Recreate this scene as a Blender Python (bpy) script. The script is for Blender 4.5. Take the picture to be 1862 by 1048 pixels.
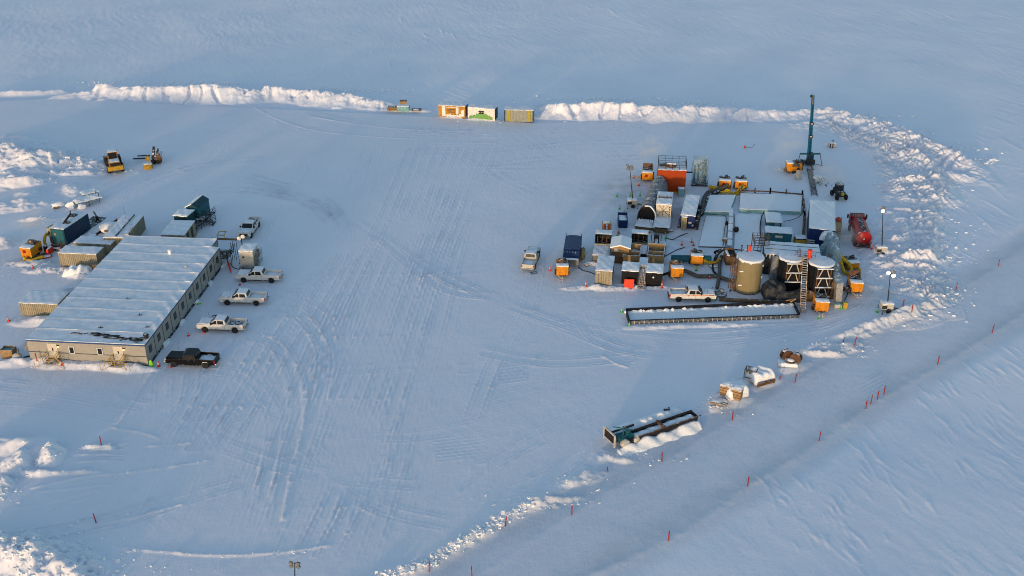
import bpy, bmesh, math, random
import numpy as np
from mathutils import Vector, Matrix
for o in list(bpy.data.objects): bpy.data.objects.remove(o)
S = bpy.context.scene
COL = S.collection
R = math.radians
# ------------------------------------------------------------------ camera
CH, PITCH, FPX = 70.6, R(28), 1888.0
cd = bpy.data.cameras.new('camera'); cam = bpy.data.objects.new('camera', cd); COL.objects.link(cam)
cam.location = (0, 0, CH); cam.rotation_euler = (R(90) - PITCH, 0, 0)
cd.sensor_width = 36; cd.lens = 36 * FPX / 1862; cd.clip_start = 1; cd.clip_end = 20000
S.camera = cam
# ------------------------------------------------------------------ light
SUN_EL, SUN_AZ = R(3.2), R(24)          # sun low behind the viewer, a little to the left
W = bpy.data.worlds.new('World'); S.world = W; W.use_nodes = True
wn = W.node_tree; bg = wn.nodes['Background']
sky = wn.nodes.new('ShaderNodeTexSky'); sky.sky_type = 'NISHITA'; sky.sun_disc = False
sky.sun_elevation = SUN_EL; sky.sun_rotation = math.pi + SUN_AZ
sky.air_density = 1.0; sky.dust_density = 1.0; sky.ozone_density = 1.75
wn.links.new(sky.outputs[0], bg.inputs[0]); bg.inputs[1].default_value = 0.15
sd = bpy.data.lights.new('sun', 'SUN'); sun = bpy.data.objects.new('sun', sd); COL.objects.link(sun)
sd.energy = 0.74; sd.angle = R(3); sd.color = (1.0, 0.72, 0.46)
to_sun = Vector((-math.sin(SUN_AZ) * math.cos(SUN_EL), -math.cos(SUN_AZ) * math.cos(SUN_EL), math.sin(SUN_EL)))
sun.rotation_euler = to_sun.to_track_quat('Z', 'Y').to_euler()
S.view_settings.view_transform = 'Standard'; S.view_settings.look = 'None'
S.view_settings.exposure = 1.83; S.view_settings.gamma = 1
S.cycles.filter_width = 1.0; S.render.filter_size = 1.0
S.render.resolution_x = 1024; S.render.resolution_y = 576
# ------------------------------------------------------------------ helpers
def G(px, py, z=0.0):                 # survey point of the aerial view on the level z
    dx = (px - 931) / FPX; dy = (524 - py) / FPX
    d = (dx, math.cos(PITCH) + dy * math.sin(PITCH), -math.sin(PITCH) + dy * math.cos(PITCH))
    t = (z - CH) / d[2]
    return Vector((d[0] * t, d[1] * t, z))
def tag(o, label=None, cat=None, group=None, kind=None):
    if label: o['label'] = label
    if cat: o['category'] = cat
    if group: o['group'] = group
    if kind: o['kind'] = kind
    return o
def thing(name, label, cat, loc, rz=0.0, group=None):
    o = bpy.data.objects.new(name, None); COL.objects.link(o); o.empty_display_size = .3
    o.location = (loc[0], loc[1], loc[2] if len(loc) > 2 else 0); o.rotation_euler = (0, 0, rz)
    return tag(o, label, cat, group)
def front(x1, y1, x2, y2, z=0.0):     # the near foot line of a thing: middle, heading, length
    a = G(x1, y1, z); b = G(x2, y2, z); m = (a + b) / 2; m.z = 0; d = b - a
    return m, math.atan2(d.y, d.x), d.length
def copy_tree(o, parent=None):
    c = o.copy(); COL.objects.link(c); c.parent = parent
    for ch in list(o.children): copy_tree(ch, c)
    return c
class MB:
    def __init__(s): s.bm = bmesh.new(); s.rnd = random.Random(5)
    def faces(s, vs, fs):
        v = [s.bm.verts.new(p) for p in vs]
        for f in fs:
            try: s.bm.faces.new([v[i] for i in f])
            except ValueError: pass
        return s
    def taper(s, x0, x1, y0, y1, z0, X0, X1, Y0, Y1, z1):
        return s.faces([(x0,y0,z0),(x1,y0,z0),(x1,y1,z0),(x0,y1,z0),(X0,Y0,z1),(X1,Y0,z1),(X1,Y1,z1),(X0,Y1,z1)],
                [(3,2,1,0),(4,5,6,7),(0,1,5,4),(1,2,6,5),(2,3,7,6),(3,0,4,7)])
    def box(s, x0, x1, y0, y1, z0, z1): return s.taper(x0,x1,y0,y1,z0,x0,x1,y0,y1,z1)
    def prism(s, pts, a, b, ax='y'):      # 2-D outline pushed from a to b along an axis
        n = len(pts)
        def P(p, t): return {'y': (p[0], t, p[1]), 'x': (t, p[0], p[1]), 'z': (p[0], p[1], t)}[ax]
        vs = [P(p, a) for p in pts] + [P(p, b) for p in pts]
        s.faces(vs, [tuple(range(n))[::-1], tuple(range(n, 2*n))] + [(i, (i+1) % n, n + (i+1) % n, n + i) for i in range(n)])
        return s
    def tube(s, p, q, r, n=6, r2=None):
        p, q = Vector(p), Vector(q); d = q - p
        if d.length < 1e-5: return s
        u = d.orthogonal().normalized(); w = d.normalized().cross(u); r2 = r if r2 is None else r2
        ring = lambda c, rr: [c + (u * math.cos(2*math.pi*i/n) + w * math.sin(2*math.pi*i/n)) * rr for i in range(n)]
        return s.faces(ring(p, r) + ring(q, r2), [tuple(range(n))[::-1], tuple(range(n, 2*n))] + [(i, (i+1) % n, n+(i+1) % n, n+i) for i in range(n)])
    def path(s, pts, r, n=8, rib=0.0):    # hose through points (Catmull-Rom), closed ends
        P = [Vector(p) for p in pts]; Q = [P[0]] + P + [P[-1]]; out = []
        for i in range(1, len(Q) - 2):
            m = max(3, int((Q[i+1] - Q[i]).length / (.16 if rib else .3)))
            for k in range(m):
                t = k / m; a, b, c, d = Q[i-1], Q[i], Q[i+1], Q[i+2]
                out.append(.5*((2*b) + (c-a)*t + (2*a-5*b+4*c-d)*t*t + (3*b-a-3*c+d)*t**3))
        out.append(P[-1]); rings = []; vs = []; fs = []
        for i, c in enumerate(out):
            t = (out[min(i+1, len(out)-1)] - out[max(i-1, 0)]).normalized()
            u = t.cross(Vector((0, 0, 1)));  u = u.normalized() if u.length > .05 else Vector((1, 0, 0)); w = t.cross(u)
            rr = r * (1 + (rib if i % 2 else -rib))
            for k in range(n):
                a = 2*math.pi*k/n; vs.append(c + (u*math.cos(a) + w*math.sin(a))*rr)
        for i in range(len(out)-1):
            for k in range(n): fs.append((i*n+k, i*n+(k+1) % n, (i+1)*n+(k+1) % n, (i+1)*n+k))
        fs += [tuple(range(n))[::-1], tuple(range((len(out)-1)*n, len(out)*n))]
        return s.faces(vs, fs)
    def cyl(s, c, r, h, n=20, ax='z', r2=None):
        c = Vector(c); d = {'z': Vector((0,0,h)), 'x': Vector((h,0,0)), 'y': Vector((0,h,0))}[ax]
        return s.tube(c, c + d, r, n, r2)
    def lathe(s, prof, c=(0,0,0), n=20, ax='z'):
        vs = []; fs = []; m = len(prof)
        for (r, h) in prof:
            for k in range(n):
                a = 2*math.pi*k/n; x, y = r*math.cos(a), r*math.sin(a)
                p = (x, y, h) if ax == 'z' else ((h, x, y) if ax == 'x' else (x, h, y))
                vs.append((p[0]+c[0], p[1]+c[1], p[2]+c[2]))
        for i in range(m-1):
            for k in range(n): fs.append((i*n+k, i*n+(k+1) % n, (i+1)*n+(k+1) % n, (i+1)*n+k))
        fs += [tuple(range(n)), tuple(range((m-1)*n, m*n))]
        return s.faces(vs, fs)
    def blob(s, c, r, seed=0, sub=2, amp=.25, flat=1.0):
        rn = random.Random(seed); b = bmesh.ops.create_icosphere(s.bm, subdivisions=sub, radius=1)['verts']
        ph = [rn.uniform(0, 6.28) for _ in range(6)]; rr = r if hasattr(r, '__len__') else (r, r, r*flat)
        for v in b:
            p = v.co; k = 1 + amp*(math.sin(3*p.x+ph[0])*math.sin(3*p.y+ph[1]) + .6*math.sin(6*p.z+ph[2]+2*p.x) + .5*math.sin(7*p.y+ph[3]-4*p.x))
            v.co = Vector((c[0]+p.x*rr[0]*k, c[1]+p.y*rr[1]*k, c[2]+p.z*rr[2]*k))
        return s
    def corr(s, p, q, z0, z1, nrm, pitch=.28, dep=.045):   # corrugated steel sheet between two feet
        p, q, nrm = Vector(p), Vector(q), Vector(nrm); L = (q-p).length; d = (q-p)/L; k = max(2, int(L/pitch)); w = L/k; pts = []
        for i in range(k):
            for f, e in ((0, 0), (.3, 0), (.45, -dep), (.85, -dep)): pts.append(p + d*(i+f)*w + nrm*e)
        pts.append(q); n = len(pts)
        vs = [(a.x, a.y, z0) for a in pts] + [(a.x, a.y, z1) for a in pts]
        return s.faces(vs, [(i, i+1, n+i+1, n+i) for i in range(n-1)])
    def sheet(s, x0, x1, y0, y1, fz, step=.3, skirt=None):   # height field patch with skirt down to a level
        nx = max(2, int((x1-x0)/step)); ny = max(2, int((y1-y0)/step)); vs = []; fs = []
        for j in range(ny+1):
            for i in range(nx+1):
                x = x0+(x1-x0)*i/nx; y = y0+(y1-y0)*j/ny; vs.append((x, y, fz(x, y)))
        q = lambda i, j: j*(nx+1)+i
        for j in range(ny):
            for i in range(nx): fs.append((q(i,j), q(i+1,j), q(i+1,j+1), q(i,j+1)))
        if skirt is not None:
            rim = [q(i,0) for i in range(nx+1)] + [q(nx,j) for j in range(1,ny+1)] + [q(i,ny) for i in range(nx-1,-1,-1)] + [q(0,j) for j in range(ny-1,0,-1)]
            b = len(vs)
            for k in rim: vs.append((vs[k][0], vs[k][1], skirt(vs[k][0], vs[k][1]) if callable(skirt) else skirt))
            m = len(rim)
            for k in range(m): fs.append((rim[k], b+k, b+(k+1) % m, rim[(k+1) % m]))
        return s.faces(vs, fs)
    def build(s, name, mat, parent=None, smooth=False, bevel=0):
        bmesh.ops.recalc_face_normals(s.bm, faces=s.bm.faces[:])
        me = bpy.data.meshes.new(name); s.bm.to_mesh(me); s.bm.free()
        if smooth: me.polygons.foreach_set('use_smooth', [True]*len(me.polygons))
        if mat: me.materials.append(mat)
        o = bpy.data.objects.new(name, me); COL.objects.link(o); o.parent = parent
        if smooth and smooth != 2: me.set_sharp_from_angle(angle=R(50))
        if bevel:
            m = o.modifiers.new('bevel', 'BEVEL'); m.width = bevel; m.segments = 2; m.limit_method = 'ANGLE'
        return o
# ------------------------------------------------------------------ materials
def mat(name, col, rough=.6, metal=0, var=.18, scale=2.0, bump=.0, frost=0.0, frost_any=0.0, emit=0, stretch=None, alpha=1, col2=None, trans=0):
    if not any(k in name for k in ('snow', 'white', 'lamp', 'lit', 'black', 'glass')): col = tuple(c*.74 for c in col)
    m = bpy.data.materials.new(name); m.use_nodes = True; n = m.node_tree.nodes; L = m.node_tree.links; b = n['Principled BSDF']
    b.inputs['Specular IOR Level'].default_value = .45 if rough < .3 else .16; b.inputs['Roughness'].default_value = rough; b.inputs['Metallic'].default_value = metal
    if emit:
        b.inputs['Emission Color'].default_value = (*col, 1); b.inputs['Emission Strength'].default_value = emit
    tc = n.new('ShaderNodeTexCoord'); src = tc.outputs['Object']
    mp = n.new('ShaderNodeMapping'); L.new(src, mp.inputs[0]); mp.inputs['Scale'].default_value = stretch or (1, 1, 1)
    nz = n.new('ShaderNodeTexNoise'); nz.inputs['Scale'].default_value = scale; nz.inputs['Detail'].default_value = 6; nz.inputs['Roughness'].default_value = .65
    L.new(mp.outputs[0], nz.inputs['Vector'])
    rp = n.new('ShaderNodeValToRGB'); c2 = col2 or tuple(min(1, c*(1+var)) for c in col)
    rp.color_ramp.elements[0].position = .35; rp.color_ramp.elements[1].position = .65
    rp.color_ramp.elements[0].color = (*[c*(1-var) for c in col], 1); rp.color_ramp.elements[1].color = (*c2, 1)
    L.new(nz.outputs[0], rp.inputs[0]); out = rp.outputs[0]
    if frost or frost_any:
        ge = n.new('ShaderNodeNewGeometry'); sx = n.new('ShaderNodeSeparateXYZ'); L.new(ge.outputs['Normal'], sx.inputs[0])
        mr = n.new('ShaderNodeMapRange'); mr.inputs[1].default_value = .35; mr.inputs[2].default_value = .8
        mr.inputs[3].default_value = frost_any; mr.inputs[4].default_value = max(frost, frost_any); L.new(sx.outputs[2], mr.inputs[0])
        n2 = n.new('ShaderNodeTexNoise'); n2.inputs['Scale'].default_value = 2.4; n2.inputs['Detail'].default_value = 8; L.new(src, n2.inputs['Vector'])
        ad = n.new('ShaderNodeMath'); ad.operation = 'ADD'; L.new(n2.outputs[0], ad.inputs[0]); L.new(mr.outputs[0], ad.inputs[1])
        m2 = n.new('ShaderNodeMapRange'); m2.inputs[1].default_value = .9; m2.inputs[2].default_value = 1.08; L.new(ad.outputs[0], m2.inputs[0])
        mx = n.new('ShaderNodeMix'); mx.data_type = 'RGBA'; L.new(m2.outputs[0], mx.inputs[0]); L.new(out, mx.inputs[6]); mx.inputs[7].default_value = (.78, .80, .84, 1)
        out = mx.outputs[2]
    L.new(out, b.inputs['Base Color'])
    if bump:
        bp = n.new('ShaderNodeBump'); bp.inputs['Strength'].default_value = 1; bp.inputs['Distance'].default_value = bump; L.new(nz.outputs[0], bp.inputs['Height']); L.new(bp.outputs[0], b.inputs['Normal'])
    if alpha < 1: b.inputs['Alpha'].default_value = alpha
    if trans: b.inputs['Transmission Weight'].default_value = trans
    return m
snow_m = mat('packed snow', (.76, .79, .83), .75, var=.05, scale=3, bump=.06)
roof_snow = mat('dusting of snow on a roof', (.68, .72, .78), .75, var=.10, scale=1.2, bump=.03)
chunk_m = mat('broken snow blocks', (.76, .79, .83), .8, var=.05, scale=4, bump=.05)
cream = mat('cream wall panel', (.38, .37, .335), .6, var=.08, scale=1.5, frost_any=.05)
cream_door = mat('pale painted door', (.66, .62, .52), .5, var=.05)
trimblue = mat('blue trim', (.03, .09, .26), .5, var=.2)
seam_dark = mat('dark seam', (.05, .06, .09), .7)
beige = mat('beige corrugated steel', (.36, .33, .24), .6, var=.15, scale=1.4, frost_any=.10, stretch=(1,1,.3))
orange = mat('orange painted steel', (.74, .28, .02), .45, var=.12, scale=3, frost=.30)
orange2 = mat('weathered orange steel', (.62, .24, .02), .6, var=.3, scale=3, frost=.3)
redor = mat('red orange siding', (.40, .055, .010), .55, var=.12, scale=1.2)
yellow = mat('yellow hose fabric', (.62, .40, .03), .7, var=.3, scale=3)
yellowp = mat('yellow painted steel', (.58, .34, .04), .5, var=.25, scale=2, frost=.3)
machine = mat('dirty yellow machine paint', (.30, .14, .03), .7, var=.5, scale=3, frost=.35)
black = mat('black rubber', (.018, .018, .02), .75, var=.4)
dark = mat('dark grey steel', (.035, .038, .045), .6, var=.4, frost=.4)
darkpan = mat('black ribbed steel', (.008, .009, .012), .55, var=.3, frost=.1)
steel = mat('frosted grey steel', (.20, .21, .22), .5, metal=.3, var=.3, frost=.45)
rust = mat('rusty brown steel', (.14, .075, .045), .7, var=.4, frost=.4)
brown = mat('brown plywood wall', (.13, .085, .05), .7, var=.3, scale=1.5)
wood = mat('pale timber', (.36, .22, .10), .75, var=.3, scale=3, frost=.45, stretch=(1,1,4))
teal = mat('teal painted steel', (.02, .13, .17), .5, var=.2, frost=.25)
tealdk = mat('dark teal siding', (.012, .06, .085), .5, var=.25, frost=.15)
mastteal = mat('bright teal mast steel', (.008, .11, .23), .45, var=.2)
turq = mat('turquoise liner', (.26, .50, .52), .6, var=.2, scale=1.5, frost_any=.12)
navy = mat('navy painted steel', (.010, .028, .12), .5, var=.25, scale=1.5)
navyroof = mat('glossy navy tarpaulin', (.008, .035, .13), .45, var=.3, scale=1.0, frost_any=.10)
red = mat('red enamel', (.36, .012, .016), .35, var=.15, frost_any=.08)
coneor = mat('orange cone plastic', (.85, .07, .03), .5, var=.1)
green = mat('green cone plastic', (.06, .55, .05), .5, var=.1)
lime = mat('lime plastic bag', (.30, .75, .05), .5, var=.2)
postred = mat('red post', (.36, .045, .035), .6, var=.15)
white = mat('white paint', (.54, .54, .53), .4, var=.06, frost=.45)
whited = mat('dirty white paint', (.42, .41, .37), .55, var=.15, frost=.4, scale=1.5)
blackp = mat('black car paint', (.004, .004, .005), .3, var=.3)
glass = mat('dark glass', (.010, .013, .016), .14, var=.2)
chrome = mat('chrome', (.55, .55, .55), .2, metal=.9, var=.1)
tail = mat('red lamp glass', (.45, .01, .01), .3)
headl = mat('clear lamp glass', (.7, .7, .7), .15)
tan = mat('tan tank cladding', (.27, .23, .13), .55, var=.10, scale=1.5, stretch=(1,1,.25))
tarpgrey = mat('grey insulating tarpaulin', (.24, .27, .30), .55, var=.35, scale=2.5, bump=.12, frost=.35)
tarpdark = mat('dark plastic sheeting', (.042, .048, .058), .6, var=.6, scale=1.2, bump=.06, frost_any=.15)
tarpbrown = mat('brown tarpaulin', (.17, .11, .065), .6, var=.4, scale=2, bump=.1, frost=.35)
tarpblue = mat('pale blue wrapped tarpaulin', (.30, .42, .50), .45, var=.3, scale=2.5, bump=.1, frost=.4)
silver = mat('silver foil duct', (.34, .35, .35), .5, metal=.2, var=.3, scale=3, bump=.06)
ductgrey = mat('grey canvas duct', (.13, .12, .11), .8, var=.4, scale=4, frost=.2)
brownbox = mat('tan plywood', (.36, .24, .12), .7, var=.3, scale=2, frost=.55)
lit = mat('lit lamp', (1.0, .80, .50), .5, emit=8, var=0)
litdim = mat('lit wall lamp', (1.0, .66, .30), .5, emit=2.2, var=0)
lensgrey = mat('unlit floodlight lens', (.16, .16, .16), .2, var=.1)
liner = mat('black pond liner', (.012, .012, .014), .5, var=.5)
timberdk = mat('weathered timber post', (.16, .12, .08), .8, var=.4, frost=.4)
yelcont = mat('yellow paint band', (.46, .38, .04), .5, var=.15)
greycont = mat('grey green corrugated steel', (.36, .38, .33), .6, var=.15)
orcont = mat('orange container paint', (.60, .30, .05), .6, var=.25)
whitecont = mat('white container paint', (.66, .64, .60), .5, var=.08)
greenpaint = mat('green painted hill', (.20, .42, .12), .6, var=.15)
stripe = mat('orange stripe', (.75, .20, .03), .5)
plastic = bpy.data.materials.new('clear plastic sheeting'); plastic.use_nodes = True
_n = plastic.node_tree.nodes; _l = plastic.node_tree.links; _b = _n['Principled BSDF']
_b.inputs['Base Color'].default_value = (.30, .40, .42, 1); _b.inputs['Roughness'].default_value = .3
_z = _n.new('ShaderNodeTexNoise'); _z.inputs['Scale'].default_value = 2.2; _z.inputs['Detail'].default_value = 6; _z.inputs['Distortion'].default_value = 1.5
_t = _n.new('ShaderNodeTexCoord'); _l.new(_t.outputs['Object'], _z.inputs['Vector'])
_m = _n.new('ShaderNodeMapRange'); _m.inputs[1].default_value = .3; _m.inputs[2].default_value = .7; _m.inputs[3].default_value = .10; _m.inputs[4].default_value = .55
_l.new(_z.outputs[0], _m.inputs[0]); _l.new(_m.outputs[0], _b.inputs['Alpha'])
_p = _n.new('ShaderNodeBump'); _p.inputs['Distance'].default_value = .2; _l.new(_z.outputs[0], _p.inputs['Height']); _l.new(_p.outputs[0], _b.inputs['Normal'])
# ------------------------------------------------------------------ terrain
rng = np.random.RandomState(7); TAB = rng.rand(512, 512).astype(np.float32)
def vn(x, y, s=0):
    x = x + s*37.13; y = y + s*91.7
    xi = np.floor(x).astype(np.int64); yi = np.floor(y).astype(np.int64); fx = (x-xi).astype(np.float32); fy = (y-yi).astype(np.float32)
    fx = fx*fx*(3-2*fx); fy = fy*fy*(3-2*fy); a = TAB[yi & 511, xi & 511]; b = TAB[yi & 511, (xi+1) & 511]; c = TAB[(yi+1) & 511, xi & 511]; d = TAB[(yi+1) & 511, (xi+1) & 511]
    return (a*(1-fx)+b*fx)*(1-fy) + (c*(1-fx)+d*fx)*fy
def fbm(x, y, o=4, s=0, g=.5):
    t = 0; a = 1; n = 0
    for i in range(o): t = t + a*(vn(x*2**i, y*2**i, s+i)-.5); n += a; a *= g
    return t/n*2
def axis(lo, hi, segs):
    v = [lo]
    for lim, st in segs:
        while v[-1] < lim - 1e-6: v.append(v[-1]+st)
    st = segs[-1][1]; top = v[-1]
    out = v[:]
    while out[-1] < hi: st *= 1.35; out.append(out[-1]+st)
    return out
xs = axis(0, 9000, [(84, .18), (165, .32)]); X = np.array([-v for v in xs[:0:-1]] + xs)
ys = axis(64, 12000, [(180, .17), (230, .24), (275, .3), (330, .5)])
st = .24; lo = [64]
while lo[-1] > -3000: st *= 1.5; lo.append(lo[-1]-st)
Y = np.array(lo[:0:-1] + ys)
GX, GY = np.meshgrid(X, Y); GX = GX.astype(np.float64); GY = GY.astype(np.float64)
Z = np.zeros_like(GX); DIRT = np.zeros_like(GX)
def g2(p): v = G(*p[:2], p[2] if len(p) > 2 else 0); return (v.x, v.y)
def inpoly(poly):
    P = [g2(p) for p in poly]; m = np.zeros(GX.shape, bool); n = len(P)
    for i in range(n):
        (x1, y1), (x2, y2) = P[i], P[(i+1) % n]
        if y1 == y2: continue
        c = ((GY > min(y1, y2)) & (GY <= max(y1, y2))) & (GX < (x2-x1)*(GY-y1)/(y2-y1)+x1); m ^= c
    return m
def sub(x0, x1, y0, y1):
    i0, i1 = np.searchsorted(X, [x0, x1]); j0, j1 = np.searchsorted(Y, [y0, y1]); return slice(j0, j1+1), slice(i0, i1+1)
def polydist(P, sl):                   # distance, arclength, side over a window
    x, y = GX[sl], GY[sl]; D = np.full(x.shape, 1e9); T = np.zeros(x.shape); Sd = np.zeros(x.shape); acc = 0
    for (x1, y1), (x2, y2) in zip(P[:-1], P[1:]):
        L = math.hypot(x2-x1, y2-y1); ux, uy = (x2-x1)/L, (y2-y1)/L
        t = np.clip((x-x1)*ux+(y-y1)*uy, 0, L); d = np.hypot(x-x1-t*ux, y-y1-t*uy); m = d < D
        D = np.where(m, d, D); T = np.where(m, t+acc, T); Sd = np.where(m, np.sign((x-x1)*-uy+(y-y1)*ux), Sd); acc += L
    return D, T, Sd, acc
def window(P, r): 
    a = np.array(P); return sub(a[:,0].min()-r, a[:,0].max()+r, a[:,1].min()-r, a[:,1].max()+r)
def smooth(P, k=6):
    P = [np.array(p) for p in P]; Q = [P[0]]+P+[P[-1]]; o = []
    for i in range(1, len(Q)-2):
        for j in range(k):
            t = j/k; a, b, c, d = Q[i-1:i+3]; o.append(.5*(2*b+(c-a)*t+(2*a-5*b+4*c-d)*t*t+(3*b-a-3*c+d)*t**3))
    o.append(P[-1]); return [tuple(p) for p in o]
# pad outline: flat inside, open tundra with wind-carved snow outside
pad = [(-300, 190), (0, 182), (120, 176), (350, 190), (700, 205), (960, 222), (1200, 215), (1480, 225), (1640, 262), (1740, 310), (1700, 430), (1700, 545), (1640, 572), (1450, 640), (1300, 722), (1110, 802), (1030, 882), (920, 938), (830, 992), (690, 1052), (560, 1130), (100, 1130), (0, 1000), (-300, 1000)]
PIN = inpoly(pad).astype(np.float32)
road = [(560, 1200), (800, 1100), (1040, 975), (1205, 885), (1360, 800), (1500, 712), (1640, 630), (1760, 565), (1900, 470), (2100, 330)]
sl = slice(None), slice(None)
RP = smooth([g2(p) for p in road]); Dr, Tr, Sr, _ = polydist(RP, sl)
def blur(a, k):
    for _ in range(k):
        a = (np.roll(a, 1, 0)+np.roll(a, -1, 0)+a)/3; a = (np.roll(a, 1, 1)+np.roll(a, -1, 1)+a)/3
    return a
PINb = blur(PIN, 6); ROADm = np.clip((8.5-Dr)/2.0, 0, 1); ROADm = ROADm*ROADm*(3-2*ROADm)
far = np.clip(1-(np.hypot(GX, GY-150)-330)/200, 0, 1)
out = (1-PINb)*(1-ROADm)
wx = GX + 6*fbm(GX/30, GY/30, 2, 3); wy = GY + 6*fbm(GX/30, GY/30, 2, 5)
a = R(22); U = wx*math.cos(a)+wy*math.sin(a); V = -wx*math.sin(a)+wy*math.cos(a)     # V runs with the wind
big = fbm(GX/26, GY/26, 3, 11)
sas = fbm(U/1.0, V/4.0, 4, 21, .6); sas2 = 1-np.abs(fbm(U/.9, V/3.6, 3, 31))*2.2
patch = np.clip(fbm(GX/17, GY/17, 3, 41)*2.4+.15, 0, 1)
Z += out*far*(big*.30 + (.024+.03*patch+.022*np.clip((GY-200)/80, 0, 1))*sas + .03*patch*np.clip(sas2, 0, 1)**3)
Z += (1-out)*far*(fbm(GX/9, GY/9, 3, 51)*.05 + fbm(GX/.8, GY/.8, 3, 52)*.012)
Z += PINb*.35 - ROADm*(1-PINb)*.10
DIRT += 0
# scraped grader texture on the pad, long soft streaks following the driving direction
a = R(4); U = GX*math.cos(a)+GY*math.sin(a); V = -GX*math.sin(a)+GY*math.cos(a)
Z += PINb*(fbm(U/.35, V/40, 3, 61)*.006*np.clip(.5+fbm(GX/20, GY/20, 2, 62)*2, .15, 1))
Z += ROADm*(1-PINb)*fbm((GX*math.cos(.98)-GY*math.sin(.98)+GY*0)/9, (GX*math.sin(.98)+GY*math.cos(.98))/.8, 2, 66)*.0
# wheel tracks -------------------------------------------------------------
tr = random.Random(3)
def track(pts, w=.17, dep=.035, pair=1.8, smth=True, broken=True):
    P = smooth([g2(p) for p in pts], 5) if smth else [g2(p) for p in pts]
    offs = (-pair/2, pair/2) if pair else (0,)
    for o in offs:
        Q = []
        for i, p in enumerate(P):
            q0 = P[max(0, i-1)]; q1 = P[min(len(P)-1, i+1)]; dx, dy = q1[0]-q0[0], q1[1]-q0[1]; L = math.hypot(dx, dy) or 1
            Q.append((p[0]-dy/L*o, p[1]+dx/L*o))
        for k in range(0, len(Q)-1, 4):
            seg = Q[k:k+5]
            if len(seg) < 2: continue
            s_ = window(seg, w*4); D, T, Sd, L = polydist(seg, s_)
            if D.size == 0: continue
            prof = -dep*.5*np.exp(-(D/w)**2) + dep*1.5*np.exp(-((D-w*1.7)/(w*.62))**2)
            if broken: prof = prof*np.clip(.75+1.1*fbm(GX[s_]/8, GY[s_]/8, 2, 71), 0, 1.3)
            end = (D < 1e8) ; Z[s_] += prof*end
for k in range(15):                    # the broad bundle of lanes up the middle of the pad
    x0 = 250+k*36+tr.uniform(-12, 12); bend = tr.uniform(-15, 15); y0 = tr.uniform(880, 1030); y1 = tr.uniform(235, 340)
    sl_ = .42-.20*(k/15); f = lambda y: x0+(1000-y)*sl_*1.05+bend*math.sin((y-250)/240)
    track([(f(y), y) for y in np.linspace(y0, y1, 7)], dep=tr.choice((.006, .008, .010, .014, .022, .034)), w=.13)
T_ = [[(440,518),(540,545),(600,600),(590,720),(560,820)],[(500,516),(560,520),(640,470),(700,400)],[(470,560),(540,570),(590,640),(570,760)],[(430,610),(500,625),(540,700),(530,800)],[(378,675),(450,690),(500,760),(490,860)],[(455,430),(500,450),(560,440),(640,380)],[(352,680),(340,740),(300,800)],[(975,480),(960,560),(900,660),(860,760)],[(1290,552),(1400,610),(1520,600),(1580,560)],[(1235,552),(1150,545),(1050,560),(960,620)],[(1570,460),(1590,500),(1590,560),(1540,600)],[(1030,510),(1060,560),(1120,600)],[(1570,540),(1590,520),(1590,470)],[(1050,300),(1120,290),(1180,285),(1240,262)],[(210,780),(265,700),(300,640),(330,600)], [(290,800),(350,720),(400,640),(430,600)], [(370,800),(430,700),(470,640),(520,560),(600,430)],
 [(500,960),(520,850),(560,720),(610,600),(650,500),(690,430)], [(470,960),(490,860),(520,760),(570,640),(620,540)],
 [(470,190),(520,225),(600,240),(700,242),(800,247),(900,246)], [(560,205),(640,222),(740,236),(850,240)], [(480,200),(540,240),(620,258),(760,262),(900,262)],
 [(235,400),(240,350),(300,320),(380,300),(470,290)], [(600,400),(560,370),(480,350),(380,345),(300,340)], [(300,410),(420,380),(560,385),(610,420),(590,480),(540,560)],
 [(1000,240),(1150,236),(1260,245),(1300,238)], [(960,270),(1060,262),(1200,262),(1290,270)], [(900,300),(1000,290),(1120,280)],
 [(1080,590),(1250,610),(1400,600),(1560,570),(1600,520),(1590,470)], [(1050,560),(1090,620),(1200,640),(1400,620),(1500,590),(1570,560)],
 [(930,560),(1040,600),(1150,640),(1300,640),(1450,610)], [(880,640),(1000,660),(1150,650)], [(640,400),(700,440),(800,500),(940,560),(1060,600)], [(690,430),(800,520),(900,540)],
 [(0,700),(120,715),(260,740)], [(0,725),(100,735),(220,760)], [(150,960),(230,945),(330,910),(430,880)], [(60,975),(180,950),(320,905)], [(850,900),(960,800),(1090,735),(1200,700)], [(880,850),(1000,790),(1180,700)],
 [(1620,330),(1590,300),(1600,270),(1660,262)], [(1640,350),(1580,320),(1570,280),(1600,255)]]
for k in range(46):
    x, y = tr.uniform(150, 1050), tr.uniform(260, 960); an = tr.choice((tr.gauss(.25, .35), tr.gauss(-.5, .3), tr.gauss(1.0, .25))); L_ = tr.uniform(120, 380); bd = tr.uniform(-50, 50)
    if x < 480 and 400 < y < 700: continue
    track([(x-L_*.5*math.cos(an), y+L_*.3*math.sin(an)), (x-bd*math.sin(an)*.6, y-bd*.4), (x+L_*.5*math.cos(an), y-L_*.3*math.sin(an))], dep=tr.choice((.008, .012, .018, .026)), w=.13)
for k in range(5):
    o_ = k*47+tr.uniform(-8, 8)
    T_.append([(430+o_*.9, 1010), (470+o_, 900), (515+o_, 780), (575+o_*.95, 640), (640+o_*.85, 500), (700+o_*.8, 380), (745+o_*.8, 270)])
for k in range(4): T_.append([(330+k*22, 820), (395+k*24, 720), (460+k*22, 620), (535+k*20, 520), (600+k*10, 440), (610, 400-k*6), (560, 370-k*6), (450, 345-k*8)])
for t in T_: track(t, dep=tr.uniform(.028, .05), w=.13)
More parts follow.
